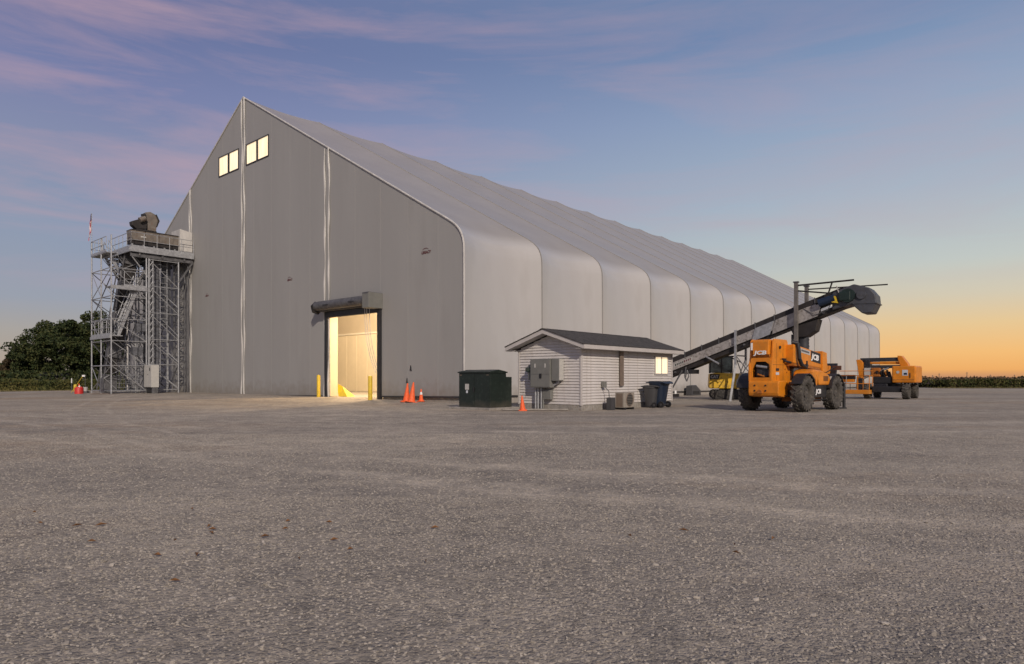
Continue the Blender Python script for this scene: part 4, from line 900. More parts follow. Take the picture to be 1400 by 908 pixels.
# ------------------------------------------------------------------ mini excavator
ex = thing('mini_excavator', 'small yellow tracked excavator parked behind the telehandler', 'excavator', (13.2, 40.6, 0), R(-14)); ex.scale = (1.08, 1.08, 1.08)
for y in (-.72, .72):
    pr = [(-.95, .30), (-.92, .12), (-.78, .02), (.9, .02), (1.04, .12), (1.07, .30), (1.0, .46), (.85, .55), (-.75, .55), (-.9, .47)]
    tr = MB().prism(pr, y - .2, y + .2).build('track', 'rubber', ex, bevel=.03)
    for x in (-.74, .86): MB().tube((x, y - .21, .29), (x, y - .24, .29), .17, 14).build('sprocket', 'tyre_dust', tr)
    for k in range(12): x = -.72 + k * .14; MB().b2((x, y - .215, .0), (x + .05, y + .215, .035)).build('track_pad', 'rubber', tr)
MB().b2((-.4, -.5, .3), (.5, .5, .62)).build('undercarriage', 'black', ex, bevel=.02)
MB().prism([(-.98, .62), (-1.02, .80), (-.98, 1.45), (-.6, 1.50), (.9, 1.45), (.95, .66), (.7, .60)], -.80, .80).build('house', 'yellow', ex, bevel=.05)
text(ex, 'CAT', .22, 'cab_light', (-.93, -.812, 1.20), (R(90), 0, 0), 'lettering', .004, .95, 0, .010)
MB().prism([(-.98, 1.14), (-.98, 1.42), (-.42, 1.42), (-.50, 1.14)], -.808, -.80).build('dark_decal', 'ink', ex)
MB().b2((-.95, -.72, 1.50), (.25, .35, 2.38)).build('cab_glass', 'cab_glass', ex, bevel=.04)
for x, y in ((-.95, -.72), (.22, -.72), (-.95, .32), (.22, .32), (-.35, -.725)): MB().b2((x - .025, y - .03, 1.48), (x + .035, y + .03, 2.38)).build('cab_post', 'black', ex)
MB().b2((-1.0, -.76, 2.37), (.32, .38, 2.44)).build('cab_roof', 'black', ex, bevel=.02)
MB().b2((-.6, -.3, 1.5), (-.35, .1, 2.0)).build('seat', 'bin_grey', ex)
bp = [(.9, 1.1), (1.5, 2.1), (2.3, 2.5), (2.4, 2.3), (1.7, 1.9), (1.2, 1.0)]
MB().prism(bp, .1, .35).build('boom', 'yellow', ex, bevel=.02); MB().prism([(2.25, 2.5), (2.5, 2.4), (2.6, 1.0), (2.42, 1.0)], .12, .33).build('arm', 'yellow', ex, bevel=.02)
MB().prism([(2.4, 1.05), (2.65, 1.05), (2.6, .4), (2.2, .25), (2.1, .5), (2.35, .6)], -.1, .55).build('bucket', 'steel_dark', ex, bevel=.01)

# ------------------------------------------------------------------ boom lift : local x away from camera (along the hall), y to the left
bl = thing('boom_lift', 'orange articulated boom lift with basket, parked at the far corner', 'boom lift', (24.1, 41.9, 0), BA)
for x in (-1.25, 1.25):
    for y in (-1.0, 1.12): wheel(bl, x, y, .47, .36, 16, True, side=(1 if y < 0 else -1)).rotation_euler = (0, 0, 0)
MB().b2((-1.5, -.75, .42), (1.5, .85, .78)).build('chassis', 'black', bl, bevel=.04)
MB().tube((0, 0, .78), (0, 0, .95), .5, 20).build('turntable', 'black', bl)
MB().b2((-.9, -1.45, 1.0), (1.1, -.15, 2.05)).build('counterweight', 'orange', bl, bevel=.08)
MB().b2((-.91, -1.35, 1.18), (-.895, -.2, 1.20)).build('panel_gap', 'ink', bl)
MB().b2((-.912, -1.02, 1.45), (-.902, -.72, 1.80)).build('sticker', 'sticker', bl); MB().b2((-.918, -.98, 1.5), (-.911, -.80, 1.62)).build('sticker_mark', 'motor_blue', bl)
MB().tube((-.91, -.48, 1.66), (-.92, -.48, 1.66), .09, 14).build('round_sticker', 'cab_light', bl)
MB().b2((-.93, -1.16, 1.3), (-.90, -1.12, 1.62)).build('handle', 'black', bl)
MB().b2((-.8, -.12, .95), (.8, .95, 1.38)).build('engine_tray', 'black', bl, bevel=.05)
MB().b2((-.85, .1, .50), (.6, .9, .95)).build('hose_box', 'engine', bl, bevel=.05)
for k in range(7): MB().tube((-.6 + .05 * k, -.05 + .12 * k, 1.3 + .07 * (k % 3)), (-.65, .05 + .12 * k, 1.7 + .1 * (k % 2)), .07, 8).build('hose', ('engine', 'black', 'orange_dark')[k % 3], bl, smooth=True)
# stacked booms
MB().prism([(-.62, 2.36), (-.62, 2.60), (1.75, 2.58), (1.75, 2.34)], -.45, -.05, 'x').build('upper_boom', 'sock', bl, bevel=.02)
MB().prism([(-.55, 2.16), (-.55, 2.34), (1.7, 2.32), (1.7, 2.2)], -.43, -.07, 'x').build('boom_rail', 'orange', bl, bevel=.02)
MB().prism([(-.70, 1.95), (-.60, 2.12), (1.5, 2.12), (1.5, 1.88)], -.5, 0, 'x').build('lower_boom', 'sock', bl, bevel=.02)
MB().prism([(-1.05, 1.9), (-.95, 2.2), (-.62, 2.68), (-.38, 2.70), (-.42, 2.4), (-.60, 1.9)], -.55, .05, 'x').build('boom_knuckle', 'orange', bl, bevel=.03)
MB().prism([(1.52, 1.25), (1.55, 2.3), (1.72, 2.50), (1.98, 2.48), (1.88, 1.9), (1.80, 1.25)], -.5, -.02, 'x').build('boom_knuckle', 'orange', bl, bevel=.03)
MB().prism([(1.1, 1.95), (1.2, 2.45), (1.5, 2.5), (1.5, 1.95)], -.52, 0, 'x').build('linkage', 'engine', bl, bevel=.03)
MB().b2((-.55, 1.1, 1.4), (-.3, 1.5, 1.95)).build('control_box', 'cab_light', bl, bevel=.02)
MB().b2((-.6, .55, 1.38), (.2, 1.1, 1.95)).build('lift_cylinder_guard', 'orange_dark', bl, bevel=.05)
MB().tube((-.45, .1, 1.95), (-.45, 1.5, 1.3), .06, 10).build('jib_cylinder', 'galv', bl, smooth=True)
MB().prism([(1.55, .6), (1.95, .6), (1.92, 1.4), (1.6, 1.4)], -.6, -.1, 'x').build('jib', 'orange_dark', bl, bevel=.02)
# basket in front
BX0, BX1, BY0, BY1, BZ = -2.1, -1.2, .85, 2.78, .30
MB().b2((BX0, BY0, BZ), (BX1, BY1, BZ + .26)).build('basket_floor', 'orange', bl, bevel=.02)
for x in (BX0 + .02, BX1 - .02):
    for z in (.95, 1.45, 1.75 if x > -1.6 else 1.45):
        MB().tube((x, BY0, z), (x, BY1, z), .022, 6).build('basket_rail', 'orange', bl)
for y in (BY0, BY0 + .65, BY0 + 1.3, BY1):
    for x in (BX0 + .02, BX1 - .02): MB().tube((x, y, BZ + .2), (x, y, 1.45), .022, 6).build('basket_post', 'orange' if y < 2 else 'galv', bl)
for y in (BY0, BY1): MB().tube((BX0, y, 1.45), (BX1, y, 1.45), .022, 6).build('basket_rail', 'orange', bl)
MB().b2((BX0 + .1, 1.75, 1.05), (BX0 + .45, 2.5, 1.22)).build('control_console', 'orange', bl, bevel=.02); MB().b2((BX0 + .1, 1.72, 1.22), (BX0 + .5, 2.52, 1.5)).build('console_cover', 'engine', bl, bevel=.03)
MB().b2((BX0 + .08, 1.75, .93), (BX0 + .12, 2.5, 1.04)).build('console_label', 'cab_light', bl)
MB().b2((BX0 + .3, 1.35, .56), (BX0 + .6, 1.6, 1.3)).build('basket_mount', 'engine', bl)

# ------------------------------------------------------------------ scaffold stair tower, platform and elevator at the left of the gable
SO = W(0, 30.2, 0.12)         # origin on the gable plane; local x = along hall (negative = towards camera), y = across gable
def sc_part(t, name, p, q, r=.045, m='galv', bar=None):
    b = MB(); (b.bar(p, q, *bar) if bar else b.tube(p, q, r, 6)); return b.build(name, m, t)
st = thing('stair_tower', 'galvanised scaffold stair tower with zigzag stairs beside the gable', 'scaffold', SO, BA)
Z = [.25, 2.1, 3.9, 5.5, 7.15, 9.2]
XS = [-5.86, -3.5]; YS = [0, 4.2]; YM = [0, 2.1, 4.2]
for x in XS:
    for y in YM:
        sc_part(st, 'post', (x, y, 0), (x, y, 11.55 if x < -5 else 10.3), .05)
        MB().b2((x - .14, y - .14, -.02), (x + .14, y + .14, .02)).build('base_plate', 'galv_dark', st)
for zi, z in enumerate(Z):
    for y in YM: sc_part(st, 'ledger', (XS[0], y, z), (XS[1], y, z), .035)
    for x in XS: sc_part(st, 'ledger', (x, 0, z), (x, 4.2, z), .035)
for zi, (a, b) in enumerate(zip(Z[:-1], Z[1:])):
    for y in YS: sc_part(st, 'brace', (XS[0], y, b), (XS[1], y, a), .03, 'galv' if y == 0 else 'galv_dark')
    for x in XS:
        sc_part(st, 'brace', (x, 0, a if zi % 2 else b), (x, 4.2, b if zi % 2 else a), .03, 'galv_dark' if zi % 2 else 'galv')
    if zi % 2 == 0: sc_part(st, 'brace', (XS[0], 4.2, b), (XS[0], 2.1, a), .03, 'galv')
sc_part(st, 'brace', (XS[0], 4.2, 5.6), (XS[0], 0, 8.6), .035, 'galv_dark')
def deck(t, x0, x1, y0, y1, z, n, along='y'):
    for k in range(n):
        if along == 'y': a = y0 + (y1 - y0) * k / n; b = y0 + (y1 - y0) * (k + 1) / n; MB().b2((x0, a + .01, z - .06), (x1, b - .01, z)).build('deck_plank', 'galv', t)
        else: a = x0 + (x1 - x0) * k / n; b = x0 + (x1 - x0) * (k + 1) / n; MB().b2((a + .01, y0, z - .06), (b - .01, y1, z)).build('deck_plank', 'galv', t)
def guard(t, pts, z, posts=True):
    for p, q in zip(pts[:-1], pts[1:]):
        for dz in (.55, 1.1): sc_part(t, 'guard_rail', (p[0], p[1], z + dz), (q[0], q[1], z + dz), .024)
        n = max(1, round(math.dist(p, q) / .9))
        for k in range(n + 1): x, y = p[0] + (q[0] - p[0]) * k / n, p[1] + (q[1] - p[1]) * k / n; sc_part(t, 'guard_post', (x, y, z), (x, y, z + 1.1), .022)
        sc_part(t, 'toe_board', (p[0], p[1], z + .08), (q[0], q[1], z + .08), 0, 'galv', (.03, .16))
deck(st, -5.9, -5.1, .9, 4.2, 10.45, 3, 'x'); guard(st, [(-5.9, .9), (-5.9, 4.2), (-5.1, 4.2)], 10.45)
deck(st, -5.86, -3.5, 0, 1.3, 7.9, 4); sc_part(st, 'edge_beam', (-5.9, -.04, 7.8), (-3.45, -.04, 7.8), 0, 'galv', (.08, .26)); guard(st, [(-5.0, 0), (-3.5, 0)], 7.9)
deck(st, -5.9, -5.1, 0, 4.2, 4.3, 3, 'x'); sc_part(st, 'edge_beam', (-5.94, 0, 4.2), (-5.94, 4.2, 4.2), 0, 'galv', (.08, .22)); guard(st, [(-5.9, 0), (-5.9, 4.2), (-5.1, 4.2)], 4.3)
def stairs(t, p, q, y0, y1, n):
    for y in (y0, y1):
        sc_part(t, 'stringer', (p[0], y, p[1]), (q[0], y, q[1]), 0, 'galv', (.05, .2))
        sc_part(t, 'handrail', (p[0], y, p[1] + 1.0), (q[0], y, q[1] + 1.0), .024); sc_part(t, 'handrail', (p[0], y, p[1] + .5), (q[0], y, q[1] + .5), .02)
        for k in (0, .33, .66, 1): x = p[0] + (q[0] - p[0]) * k; z = p[1] + (q[1] - p[1]) * k; sc_part(t, 'handrail_post', (x, y, z), (x, y, z + 1), .02)
    for k in range(1, n): x = p[0] + (q[0] - p[0]) * k / n; z = p[1] + (q[1] - p[1]) * k / n; MB().b2((x - .12, y0, z - .02), (x + .12, y1, z + .02)).build('stair_tread', 'galv', t)
stairs(st, (-5.5, 10.45), (-4.0, 7.9), 1.7, 2.7, 12)
stairs(st, (-4.0, 7.9), (-5.3, 4.3), .3, 1.1, 16)
stairs(st, (-5.5, 4.3), (-3.5, .1), 1.7, 2.7, 20)

pt = thing('platform_tower', 'galvanised scaffold tower with railed top platform against the gable', 'scaffold', SO, BA)
X2 = [-3.32, -1.18]; Y2 = [0, 2.0, 3.9]
for x in X2:
    for y in Y2: sc_part(pt, 'post', (x, y, 0), (x, y, 10.3), .055); MB().b2((x - .14, y - .14, -.02), (x + .14, y + .14, .02)).build('base_plate', 'galv_dark', pt)
Z2 = [.3, 2.2, 4.1, 6.1, 8.1, 10.1]
for z in Z2:
    for y in Y2: sc_part(pt, 'ledger', (X2[0], y, z), (X2[1], y, z), .035)
    for x in X2:
        for a, b in zip(Y2[:-1], Y2[1:]): sc_part(pt, 'ledger', (x, a, z), (x, b, z), .035)
for i, (a, b) in enumerate(zip(Z2[:-1], Z2[1:])):
    for y in Y2: sc_part(pt, 'brace', (X2[0], y, b), (X2[1], y, a), .03, 'galv' if y == 0 else 'galv_dark')
    for x in X2:
        for c, d in zip(Y2[:-1], Y2[1:]): sc_part(pt, 'brace', (x, c, a if i % 2 else b), (x, d, b if i % 2 else a), .03, 'galv_dark')
deck(pt, -4.6, -.1, -.15, 4.0, 10.85, 10, 'x')
for y in (-.2, 4.0): sc_part(pt, 'edge_beam', (-4.65, y, 10.68), (-.1, y, 10.68), 0, 'galv', (.1, .34))
sc_part(pt, 'edge_beam', (-4.66, -.15, 10.68), (-4.66, 4.0, 10.68), 0, 'galv', (.1, .34))
for x in (-4.0, -2.4, -.8): sc_part(pt, 'cross_beam', (x, -.15, 10.42), (x, 4.0, 10.42), 0, 'galv_dark', (.12, .3))
for y in (0, 2, 3.9): sc_part(pt, 'long_beam', (-4.6, y, 10.3), (-.1, y, 10.3), 0, 'galv_dark', (.12, .25))
guard(pt, [(-.1, -.15), (-4.6, -.15), (-4.6, 4.0)], 10.85)
sc_part(pt, 'bracket', (-4.5, 0, 10.2), (-3.35, 0, 8.7), .045); sc_part(pt, 'bracket', (-1.18, 0, 8.6), (-.15, 0, 10.2), 0, 'galv_dark', (.12, .12)); sc_part(pt, 'bracket', (-4.4, 3.9, 10.2), (-3.35, 3.9, 8.6), .045, 'galv_dark')
for z in np.arange(.6, 10, .62):    # close lattice leg against the gable
    for x0, x1 in ((-1.15, -.35),): sc_part(pt, 'lattice_bar', (x0, .9, z), (x1, .9, z + .55), .022, 'galv_dark'); sc_part(pt, 'lattice_bar', (x0, .9, z + .55), (x1, .9, z), .022, 'galv_dark'); sc_part(pt, 'lattice_bar', (x0, .3, z), (x1, .9, z), .022, 'galv_dark')
for x, y in ((-1.15, .9), (-.35, .9), (-.35, .3)): sc_part(pt, 'lattice_chord', (x, y, 0), (x, y, 10.3), .05, 'galv_dark')

for z in np.arange(.5, 10, .5):     # narrow laced column between the two towers, and laced back frame
    sc_part(pt, 'lattice_bar', (-3.32, .05, z), (-3.02, .05, z + .5), .02, 'galv'); sc_part(pt, 'lattice_bar', (-3.02, .05, z), (-3.32, .05, z + .5), .02, 'galv_dark')
    sc_part(pt, 'lattice_bar', (-2.3, 2.6, z), (-1.2, 2.6, z + .7), .022, 'galv'); sc_part(pt, 'lattice_bar', (-1.2, 2.6, z), (-2.3, 2.6, z + .7), .022, 'galv_dark')
sc_part(pt, 'lattice_chord', (-3.02, .05, 0), (-3.02, .05, 10.2), .04, 'galv')
for z0_, z1_ in ((.4, 3.4), (2.4, 6.0), (4.4, 8.4), (6.6, 10.2)):
    sc_part(pt, 'brace', (-1.18, 0, z0_), (-3.3, 3.9, z1_), .028, 'galv'); sc_part(st, 'brace', (-3.5, .6, z0_), (-5.4, 3.2, z1_), .028, 'galv'); sc_part(st, 'brace', (-5.2, .6, z0_ + .5), (-3.6, 3.6, z1_), .028, 'galv_dark')

# vertical elevator casing between the towers and the steep enclosed conveyor
el = thing('elevator_leg', 'vertical grey mesh guarded elevator leg inside the right scaffold tower', 'elevator', SO, BA)
M['mesh_guard'] = mat('mesh_guard', (.135, .14, .155), .6, .3, var=.35, vs=3.5, dirt=(.09, .09, .10))
for k in range(8): MB().b2((-3.15, .75, .3 + k * 1.22), (-2.35, 1.6, 1.48 + k * 1.22)).build('casing_section', 'mesh_guard', el, bevel=.01); MB().b2((-3.2, .70, 1.47 + k * 1.22), (-2.3, 1.65, 1.53 + k * 1.22)).build('flange', 'galv_dark', el)
for k in range(22): z = .4 + k * .45; MB().tube((-2.25, .72, z), (-1.75, .72, z), .018, 6).build('ladder_rung', 'galv', el)
for x in (-2.25, -1.75): MB().tube((x, .72, .1), (x, .72, 10.3), .028, 6).build('ladder_rail', 'galv', el)
MB().b2((-1.7, 1.3, 5.2), (-1.25, 1.9, 10.2)).build('return_casing', 'mesh_guard', el)
sb = thing('bucket_conveyor', 'steep dark enclosed bucket conveyor rising to the scaffold platform', 'conveyor', SO, BA)
P0, P1 = Vector((-5.5, 1.9, .3)), Vector((-3.9, 1.9, 10.9)); dv = (P1 - P0).normalized()
sd = Vector((0, 1, 0)); un = dv.cross(sd)
for k in range(9):
    a = P0 + (P1 - P0) * (k / 9 + .004); b = P0 + (P1 - P0) * ((k + 1) / 9 - .004); MB().bar(a, b, .9, .85, (1, 0, 0)).build('casing_section', 'steel_dark' if k % 2 else 'galv_dark', sb, bevel=.01)
for s_ in (-.55, .55):
    for y in (1.35, 2.45): MB().bar(P0 + un * s_ + Vector((0, y - 1.9, 0)), P1 + un * s_ + Vector((0, y - 1.9, 0)), .07, .07, (1, 0, 0)).build('truss_chord', 'galv_dark', sb)
for k in range(13):
    a = P0 + (P1 - P0) * (k / 13) + Vector((0, -.58, 0)); b = P0 + (P1 - P0) * ((k + 1) / 13) + Vector((0, -.58, 0)); q = 1 if k % 2 else -1
    MB().tube(a + un * .55 * q, b - un * .55 * q, .028, 6).build('truss_web', 'galv', sb); MB().tube(a + un * .55, a - un * .55, .024, 6).build('truss_web', 'galv_dark', sb)
MB().b2((-5.9, 1.4, .1), (-5.0, 2.4, 1.2)).build('boot', 'galv_dark', sb, bevel=.03)
for x0, x1, z1 in ((-5.3, -4.4, 2.5), (-4.3, -3.7, 2.7)):
    for k in range(int((x1 - x0) / .11) + 1): MB().tube((x0 + k * .11, .6, .1), (x0 + k * .11, .6, z1), .012, 4).build('guard_wire', 'mesh_guard', sb)
    for z in np.arange(.2, z1, .3): MB().tube((x0, .6, z), (x1, .6, z), .014, 4).build('guard_wire', 'galv', sb)
for k in range(6): MB().b2((-4.3 + .12 * k, .3, 2.9 + .9 * (k % 3)), (-4.0 + .12 * k, .8, 3.5 + .9 * (k % 3))).build('cable_tray', 'mesh_guard', sb)
# trough and head machinery on the platform
tr_ = thing('trough_conveyor', 'weathered grey brown trough conveyor box on the scaffold platform feeding the hall', 'conveyor', W(0, 30.2, 11.0), BA)
M['weathered'] = mat('weathered', (.17, .148, .125), .7, var=.25, vs=2, dirt=(.15, .10, .075))
for k in range(4): MB().b2((-4.35 + k * 1.0, .55, .62), (-3.37 + k * 1.0, 1.5, 1.38)).build('trough_section', 'weathered', tr_, bevel=.015)
MB().b2((-4.35, .5, 1.38), (-.35, 1.55, 1.43)).build('trough_lid', 'steel_dark', tr_); MB().b2((-4.35, .6, .36), (-.35, 1.45, .6)).build('trough_shadow_frame', 'steel_dark', tr_)
for k in range(6): MB().b2((-4.3 + k * .76, .6, -.15), (-4.2 + k * .76, .7, .4)).build('leg', 'galv', tr_)
MB().b2((-3.7, .545, .9), (-3.3, .55, 1.0)).build('label_plate', 'cab_light', tr_)
MB().prism([(-.95, -.15), (-.95, 1.95), (-.35, 1.85), (-.02, 1.8), (-.02, -.15)], .3, 1.9).build('entry_hood', 'white_strip', tr_)
hm = thing('drive_head', 'brown grey conveyor drive head with motor standing on the trough', 'machine', W(0, 30.2, 12.43), BA)
MB().prism([(-3.1, 0), (-3.15, .65), (-3.42, 1.05), (-3.3, 1.45), (-2.95, 1.55), (-2.6, 1.4), (-2.35, .95), (-2.5, .5), (-2.55, 0)], .7, 1.3).build('head_box', 'weathered', hm, bevel=.04)
MB().prism([(-2.48, .45), (-2.30, .95), (-2.52, 1.42), (-2.6, 1.38), (-2.42, .95), (-2.55, .5)], .66, 1.34).build('belt_guard', 'steel_dark', hm)
MB().prism([(-4.2, .35), (-4.25, .62), (-3.25, 1.1), (-3.1, .8), (-3.2, .2), (-3.9, .1)], .75, 1.3).build('inlet_chute', 'steel_dark', hm, bevel=.03)
MB().tube((-3.75, .6, .75), (-3.35, .6, .98), .2, 14).build('motor', 'weathered', hm, smooth=True); MB().tube((-3.6, .6, 1.1), (-3.35, .6, 1.2), .14, 12).build('gearbox', 'black', hm, smooth=True)
MB().b2((-3.9, .7, -.02), (-2.5, 1.3, .12)).build('skid', 'steel_dark', hm)

# control cabinet in front of the tower
cc = thing('control_cabinet', 'light grey two door control cabinet on legs in front of the scaffold', 'control cabinet', W(-3.6, 29.55, .12), BA)
MB().b2((-.02, -.65, .5), (.5, .75, 2.15)).build('body', 'cab_light', cc, bevel=.015)
for a, b in ((-.64, .04), (.06, .74)): MB().b2((-.035, a, .53), (-.02, b, 2.12)).build('door', 'cab_light', cc, bevel=.004)
MB().b2((-.05, -.42, 1.72), (-.035, -.30, 1.95)).build('display', 'black', cc); MB().tube((-.035, .0, 1.45), (-.06, .0, 1.45), .03, 8).build('knob', 'black', cc)
for y in (-.55, .65): MB().b2((.05, y - .05, 0), (.45, y + .05, .5)).build('leg', 'galv_dark', cc)
MB().b2((.1, -.5, .1), (.4, .6, .45)).build('cable_box', 'black', cc)
# flag on the outermost post
fl = thing('flag', 'drooping red white and blue striped flag on the outer scaffold post', 'flag', W(-5.86, 34.4, 11.5), BA)
MB().tube((0, 0, 0), (0, 0, 2.4), .02, 6).build('flagpole', 'galv', fl)
for k in range(7):
    mb = MB(); y0 = -.02 + k * .05; v = []
    for j in range(13):
        z = 2.35 - j * .115; sw = .05 * math.sin(j * 1.0 + k * .6) + .03 * j
        v += [(.03 * math.sin(k * 2.2 + j * .7), y0 + sw - .04, z - .10 * k * (.3 + j / 20)), (.03 * math.sin((k + 1) * 2.2 + j * .7), y0 + .045 + sw - .04, z - .10 * (k + 1) * (.3 + j / 20))]
    mb.add(v, [(2 * j, 2 * j + 1, 2 * j + 3, 2 * j + 2) for j in range(12)]).build('stripe', 'flag_red' if k % 2 == 0 else 'white', fl)
MB().add([(-.04, -.05, 2.37), (-.04, .12, 2.30), (-.04, .20, 1.8), (-.04, .0, 1.86)], [(0, 1, 2, 3)]).build('canton', 'flag_blue', fl)

# small things left of the scaffold
def at(px, z): return ((px - 700) * z / 904, z)
t = thing('red_drum', 'bright red barrel shaped container on the gravel left of the scaffold', 'barrel', (*at(108, 49.5), 0), .3)
MB().lathe([(.26, 0), (.29, .03), (.30, .56), (.27, .60), (.001, .61)], n=14).build('body', 'red', t, smooth=True); MB().tube((.05, 0, .60), (.05, 0, .76), .03, 8).build('spout', 'white', t); MB().b2((-.2, -.02, .60), (.2, .02, .66)).build('grip', 'red', t)
t = thing('barrier_pole', 'yellow pole slanting up from the cone to a small white box', 'pole', (*at(96, 53), 0), 0)
MB().tube((0, 0, .05), (1.0, 0, 1.45), .02, 6).build('pole', 'bollard', t); MB().b2((.98, -.06, 1.42), (1.2, .06, 1.56)).build('box', 'white', t); MB().tube((1.2, 0, 0), (1.2, 0, 1.5), .02, 6).build('stake', 'galv_dark', t)
t = thing('bucket', 'dirty white bucket beside the red barrel', 'bucket', (*at(117, 51), .0), 0)
MB().lathe([(.13, .3), (.17, .62)], n=12).build('pail', 'cab_light', t, smooth=True); MB().b2((-.2, -.15, 0), (.2, .15, .3)).build('crate', 'galv_dark', t)
t = thing('marker_stake', 'white topped stake standing in the crop edge left of the yellow bollard', 'stake', (*at(98, 63), 0), 0)
MB().tube((0, 0, 0), (0, 0, 1.25), .03, 6).build('stake', 'galv_dark', t); MB().tube((0, 0, .85), (0, 0, 1.3), .045, 6).build('cap', 'white', t)
t = thing('pallet', 'flat wooden pallet lying at the foot of the stair tower', 'pallet', (*at(140, 48.2), .05), .2)
for k in range(6): MB().b2((-.6, -.5 + k * .18, .10), (.6, -.38 + k * .18, .13)).build('slat', 'brown', t)
for y in (-.45, 0, .45): MB().b2((-.55, y - .04, 0), (.55, y + .04, .10)).build('runner', 'brown', t)

# ------------------------------------------------------------------ crops, grass strip
def crop(name, x0, x1, y0, y1, h, n, m, size=.22):
    # dense rows of upright leafy plants; denser and finer towards the front edge
    y = y0 + (y1 - y0) * rng.random(n) ** 2.2; x = rng.uniform(x0, x1, n)
    top = h * (.9 + .10 * np.sin(x * .6) * np.sin(y * .5) + rng.normal(0, .05, n)); z = top * (1 - rng.random(n) ** 2 * .97)
    v, f = leaves(np.stack([x, y, z], 1), size); o = link(name, npmesh(name, v, f, m)); return tag(o, kind='stuff')
def body(name, x0, x1, y0, y1, h, m):
    nx_, ny_ = int((x1 - x0) / 1.2), 16; v = []
    for j in range(ny_ + 1):
        for i in range(nx_ + 1):
            e = 0 if j in (0,) else 1; v.append((x0 + (x1 - x0) * i / nx_, y0 + .25 * math.sin(i * 1.7) + (y1 - y0) * (max(0, j - 1) / (ny_ - 1)) ** 1.5 + (0 if j == 0 else .2), e * h * (.8 + .06 * math.sin(i * .8 + j) + .06 * random.random())))
    f = [(j * (nx_ + 1) + i, j * (nx_ + 1) + i + 1, (j + 1) * (nx_ + 1) + i + 1, (j + 1) * (nx_ + 1) + i) for j in range(ny_) for i in range(nx_)]
    o = link(name, npmesh(name, v, f, m)); return tag(o, kind='stuff')
body('crop', -170, -33.5, 64.5, 104, 1.12, 'crop'); crop('crop', -95, -33, 64, 90, 1.17, 42000, 'crop')
body('crop', 59, 260, 89, 150, 1.3, 'crop_dry'); crop('crop', 58, 125, 88, 96, 1.22, 30000, 'crop', .26); crop('crop', 59, 190, 92, 150, 1.52, 26000, 'crop_dry', .32)
def strip_(name, x0, x1, y0, y1, n, h, m):
    x = rng.uniform(x0, x1, n); y = rng.uniform(y0, y1, n); z = rng.random(n) * h
    v, f = leaves(np.stack([x, y, z], 1), .14); tag(link(name, npmesh(name, v, f, m)), kind='stuff')
strip_('grass', -85, -32.5, 60.5, 64.5, 16000, .16, 'grass'); strip_('grass', -34, -30, 52, 62, 3500, .12, 'grass'); strip_('grass', 56, 110, 86.5, 88.5, 6000, .14, 'grass')

# ------------------------------------------------------------------ trees beyond the left field
def tree(p, h, r, m, lab, nclump=70, base=.12, seed=1):
    rg = np.random.default_rng(seed); t = thing('broadleaf_tree', lab, 'tree', p, 0, 'trees beyond the left field')
    tb = MB().tube((0, 0, 0), (.1, 0, h * .3), .035 * h, 10, .022 * h).tube((.1, 0, h * .3), (-.1, .1, h * .6), .022 * h, 8, .01 * h)
    tb.build('trunk', 'bark', t, smooth=True)
    for k in range(6):
        a = 6.28 * k / 6 + rg.random(); z = h * rg.uniform(.22, .45)
        MB().tube((.05, 0, z), (math.cos(a) * r * .6, math.sin(a) * r * .6, z + h * .28), .012 * h, 6, .004 * h).build('limb', 'bark', t)
    cs = []
    while len(cs) < nclump:
        q = rg.uniform(-1, 1, 3)
        d = np.linalg.norm(q)
        if d > 1 or d < .35: continue
        zc = base * h + (q[2] + 1) / 2 * h * (1 - base)
        wd_ = 1 - .35 * max(0, q[2]); cs.append((q[0] * r * wd_, q[1] * r * wd_, zc, rg.uniform(.10, .2) * r * 1.25))
    pts = []
    for x, y, z, c in cs:
        n = 190; q = rg.normal(size=(n, 3)); q /= np.linalg.norm(q, axis=1)[:, None]; q *= (rg.random(n) ** .4)[:, None] * c; q[:, 2] *= .7
        q += (x, y, z); pts.append(q[q[:, 2] > .3])
    pts = np.concatenate(pts); top = pts[:, 2] > 0; v, f = leaves(pts[top], .42)
    o = link('crown', npmesh('crown', v, f, m), t); return t
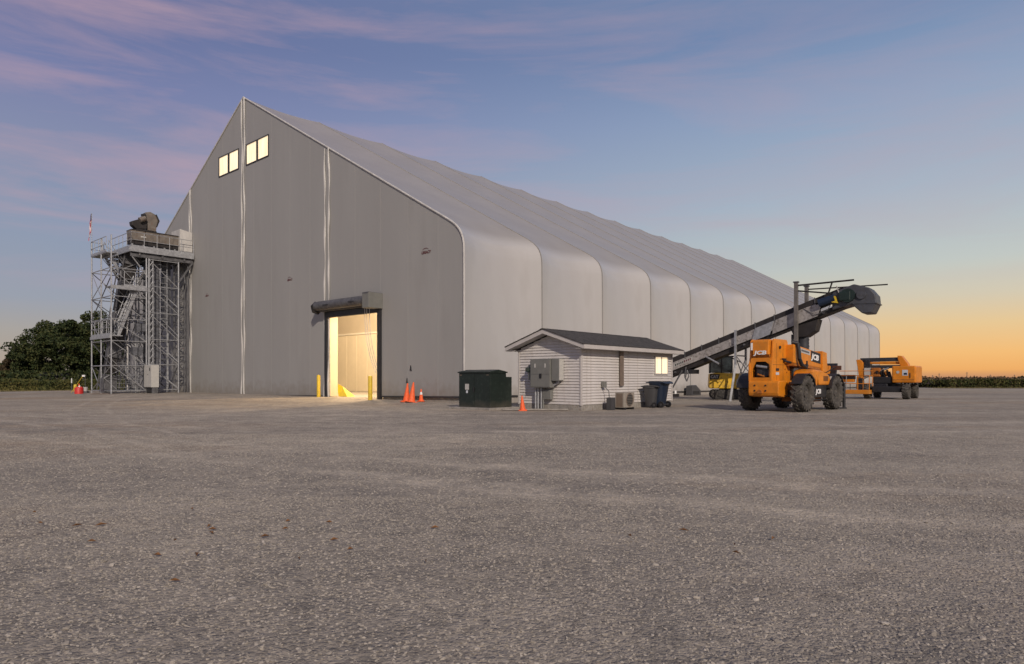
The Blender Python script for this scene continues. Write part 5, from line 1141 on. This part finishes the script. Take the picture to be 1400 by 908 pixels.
for k, (px, z, h, r, m, lab, n) in enumerate([
    (-2, 128, 4.6, 3.4, 'leaf', 'low dark bush at the far left end of the tree row', 26),
    (12, 126, 4.6, 3.6, 'leaf_red', 'low dark shrub at the left edge of the tree row', 26),
    (28, 122, 5.6, 4.2, 'leaf_red', 'small russet tinged tree near the left end of the row', 36),
    (48, 120, 7.9, 4.6, 'leaf', 'mid height dark green tree stepping up from the russet one', 60),
    (72, 116, 11.4, 6.2, 'leaf', 'round topped dark green tree left of the farm roof', 80),
    (98, 118, 11.9, 6.0, 'leaf', 'broad dark green tree above the farm roof', 80),
    (126, 112, 12.6, 6.2, 'leaf', 'tallest dark green tree just behind the outer scaffold post', 90),
    (156, 116, 12.2, 6.0, 'leaf', 'tall dark green tree seen through the stair tower', 80),
    (190, 118, 11.0, 6.0, 'leaf', 'dark green tree right of the stair tower, nearly hidden by the hall', 60)]):
    tree((*at(px, z), 0), h, r, m, lab, n, .10, 30 + k)
fb = thing('farm_shed', 'low dark farm shed with a pale roof under the trees', 'shed', (*at(78, 112), 0), .1)
MB().b2((-2.4, -2, 0), (2.4, 2, 1.7)).build('wall', 'farm', fb); MB().prism([(-2.3, 1.7), (0, 2.3), (2.3, 1.7)], -2.6, 2.6, 'x').build('roof', 'farm_roof', fb); MB().b2((-1.5, -2.05, .1), (.5, -2.0, 1.5)).build('door', 'black', fb)
# hedge / undergrowth mass under the trees
rx = rng.uniform(-110, -62, 9000); ry = rng.uniform(106, 114, 9000); rz_ = rng.random(9000) ** 1.5 * 2.6
v, f = leaves(np.stack([rx, ry, rz_], 1), .5); tag(link('undergrowth', npmesh('undergrowth', v, f, 'leaf')), kind='stuff')
# poles and a far bush on the right hand horizon
for px, z, h, lab in ((1275, 520, 4.2, 'shortest far pole, leftmost on the right horizon'), (1284, 520, 5.6, 'thin far pole beside the shortest one'), (1322, 500, 6.4, 'tallest far pole near the sunset glow'), (1354, 560, 4.8, 'faint far pole right of the tallest'), (1387, 560, 4.8, 'faint far pole near the right edge of the field')):
    t = thing('utility_pole', lab, 'utility pole', (*at(px, z), 0), 0, 'far poles on the horizon')
    MB().tube((0, 0, 0), (0, 0, h), .28, 6, .2).build('pole', 'brown', t); MB().b2((-.9, -.1, h - .9), (.9, .1, h - .7)).build('crossarm', 'brown', t)
tree((*at(1397, 330), 0), 2.6, 3.2, 'leaf', 'tiny dark bush on the far right horizon', 24, 0, 77)
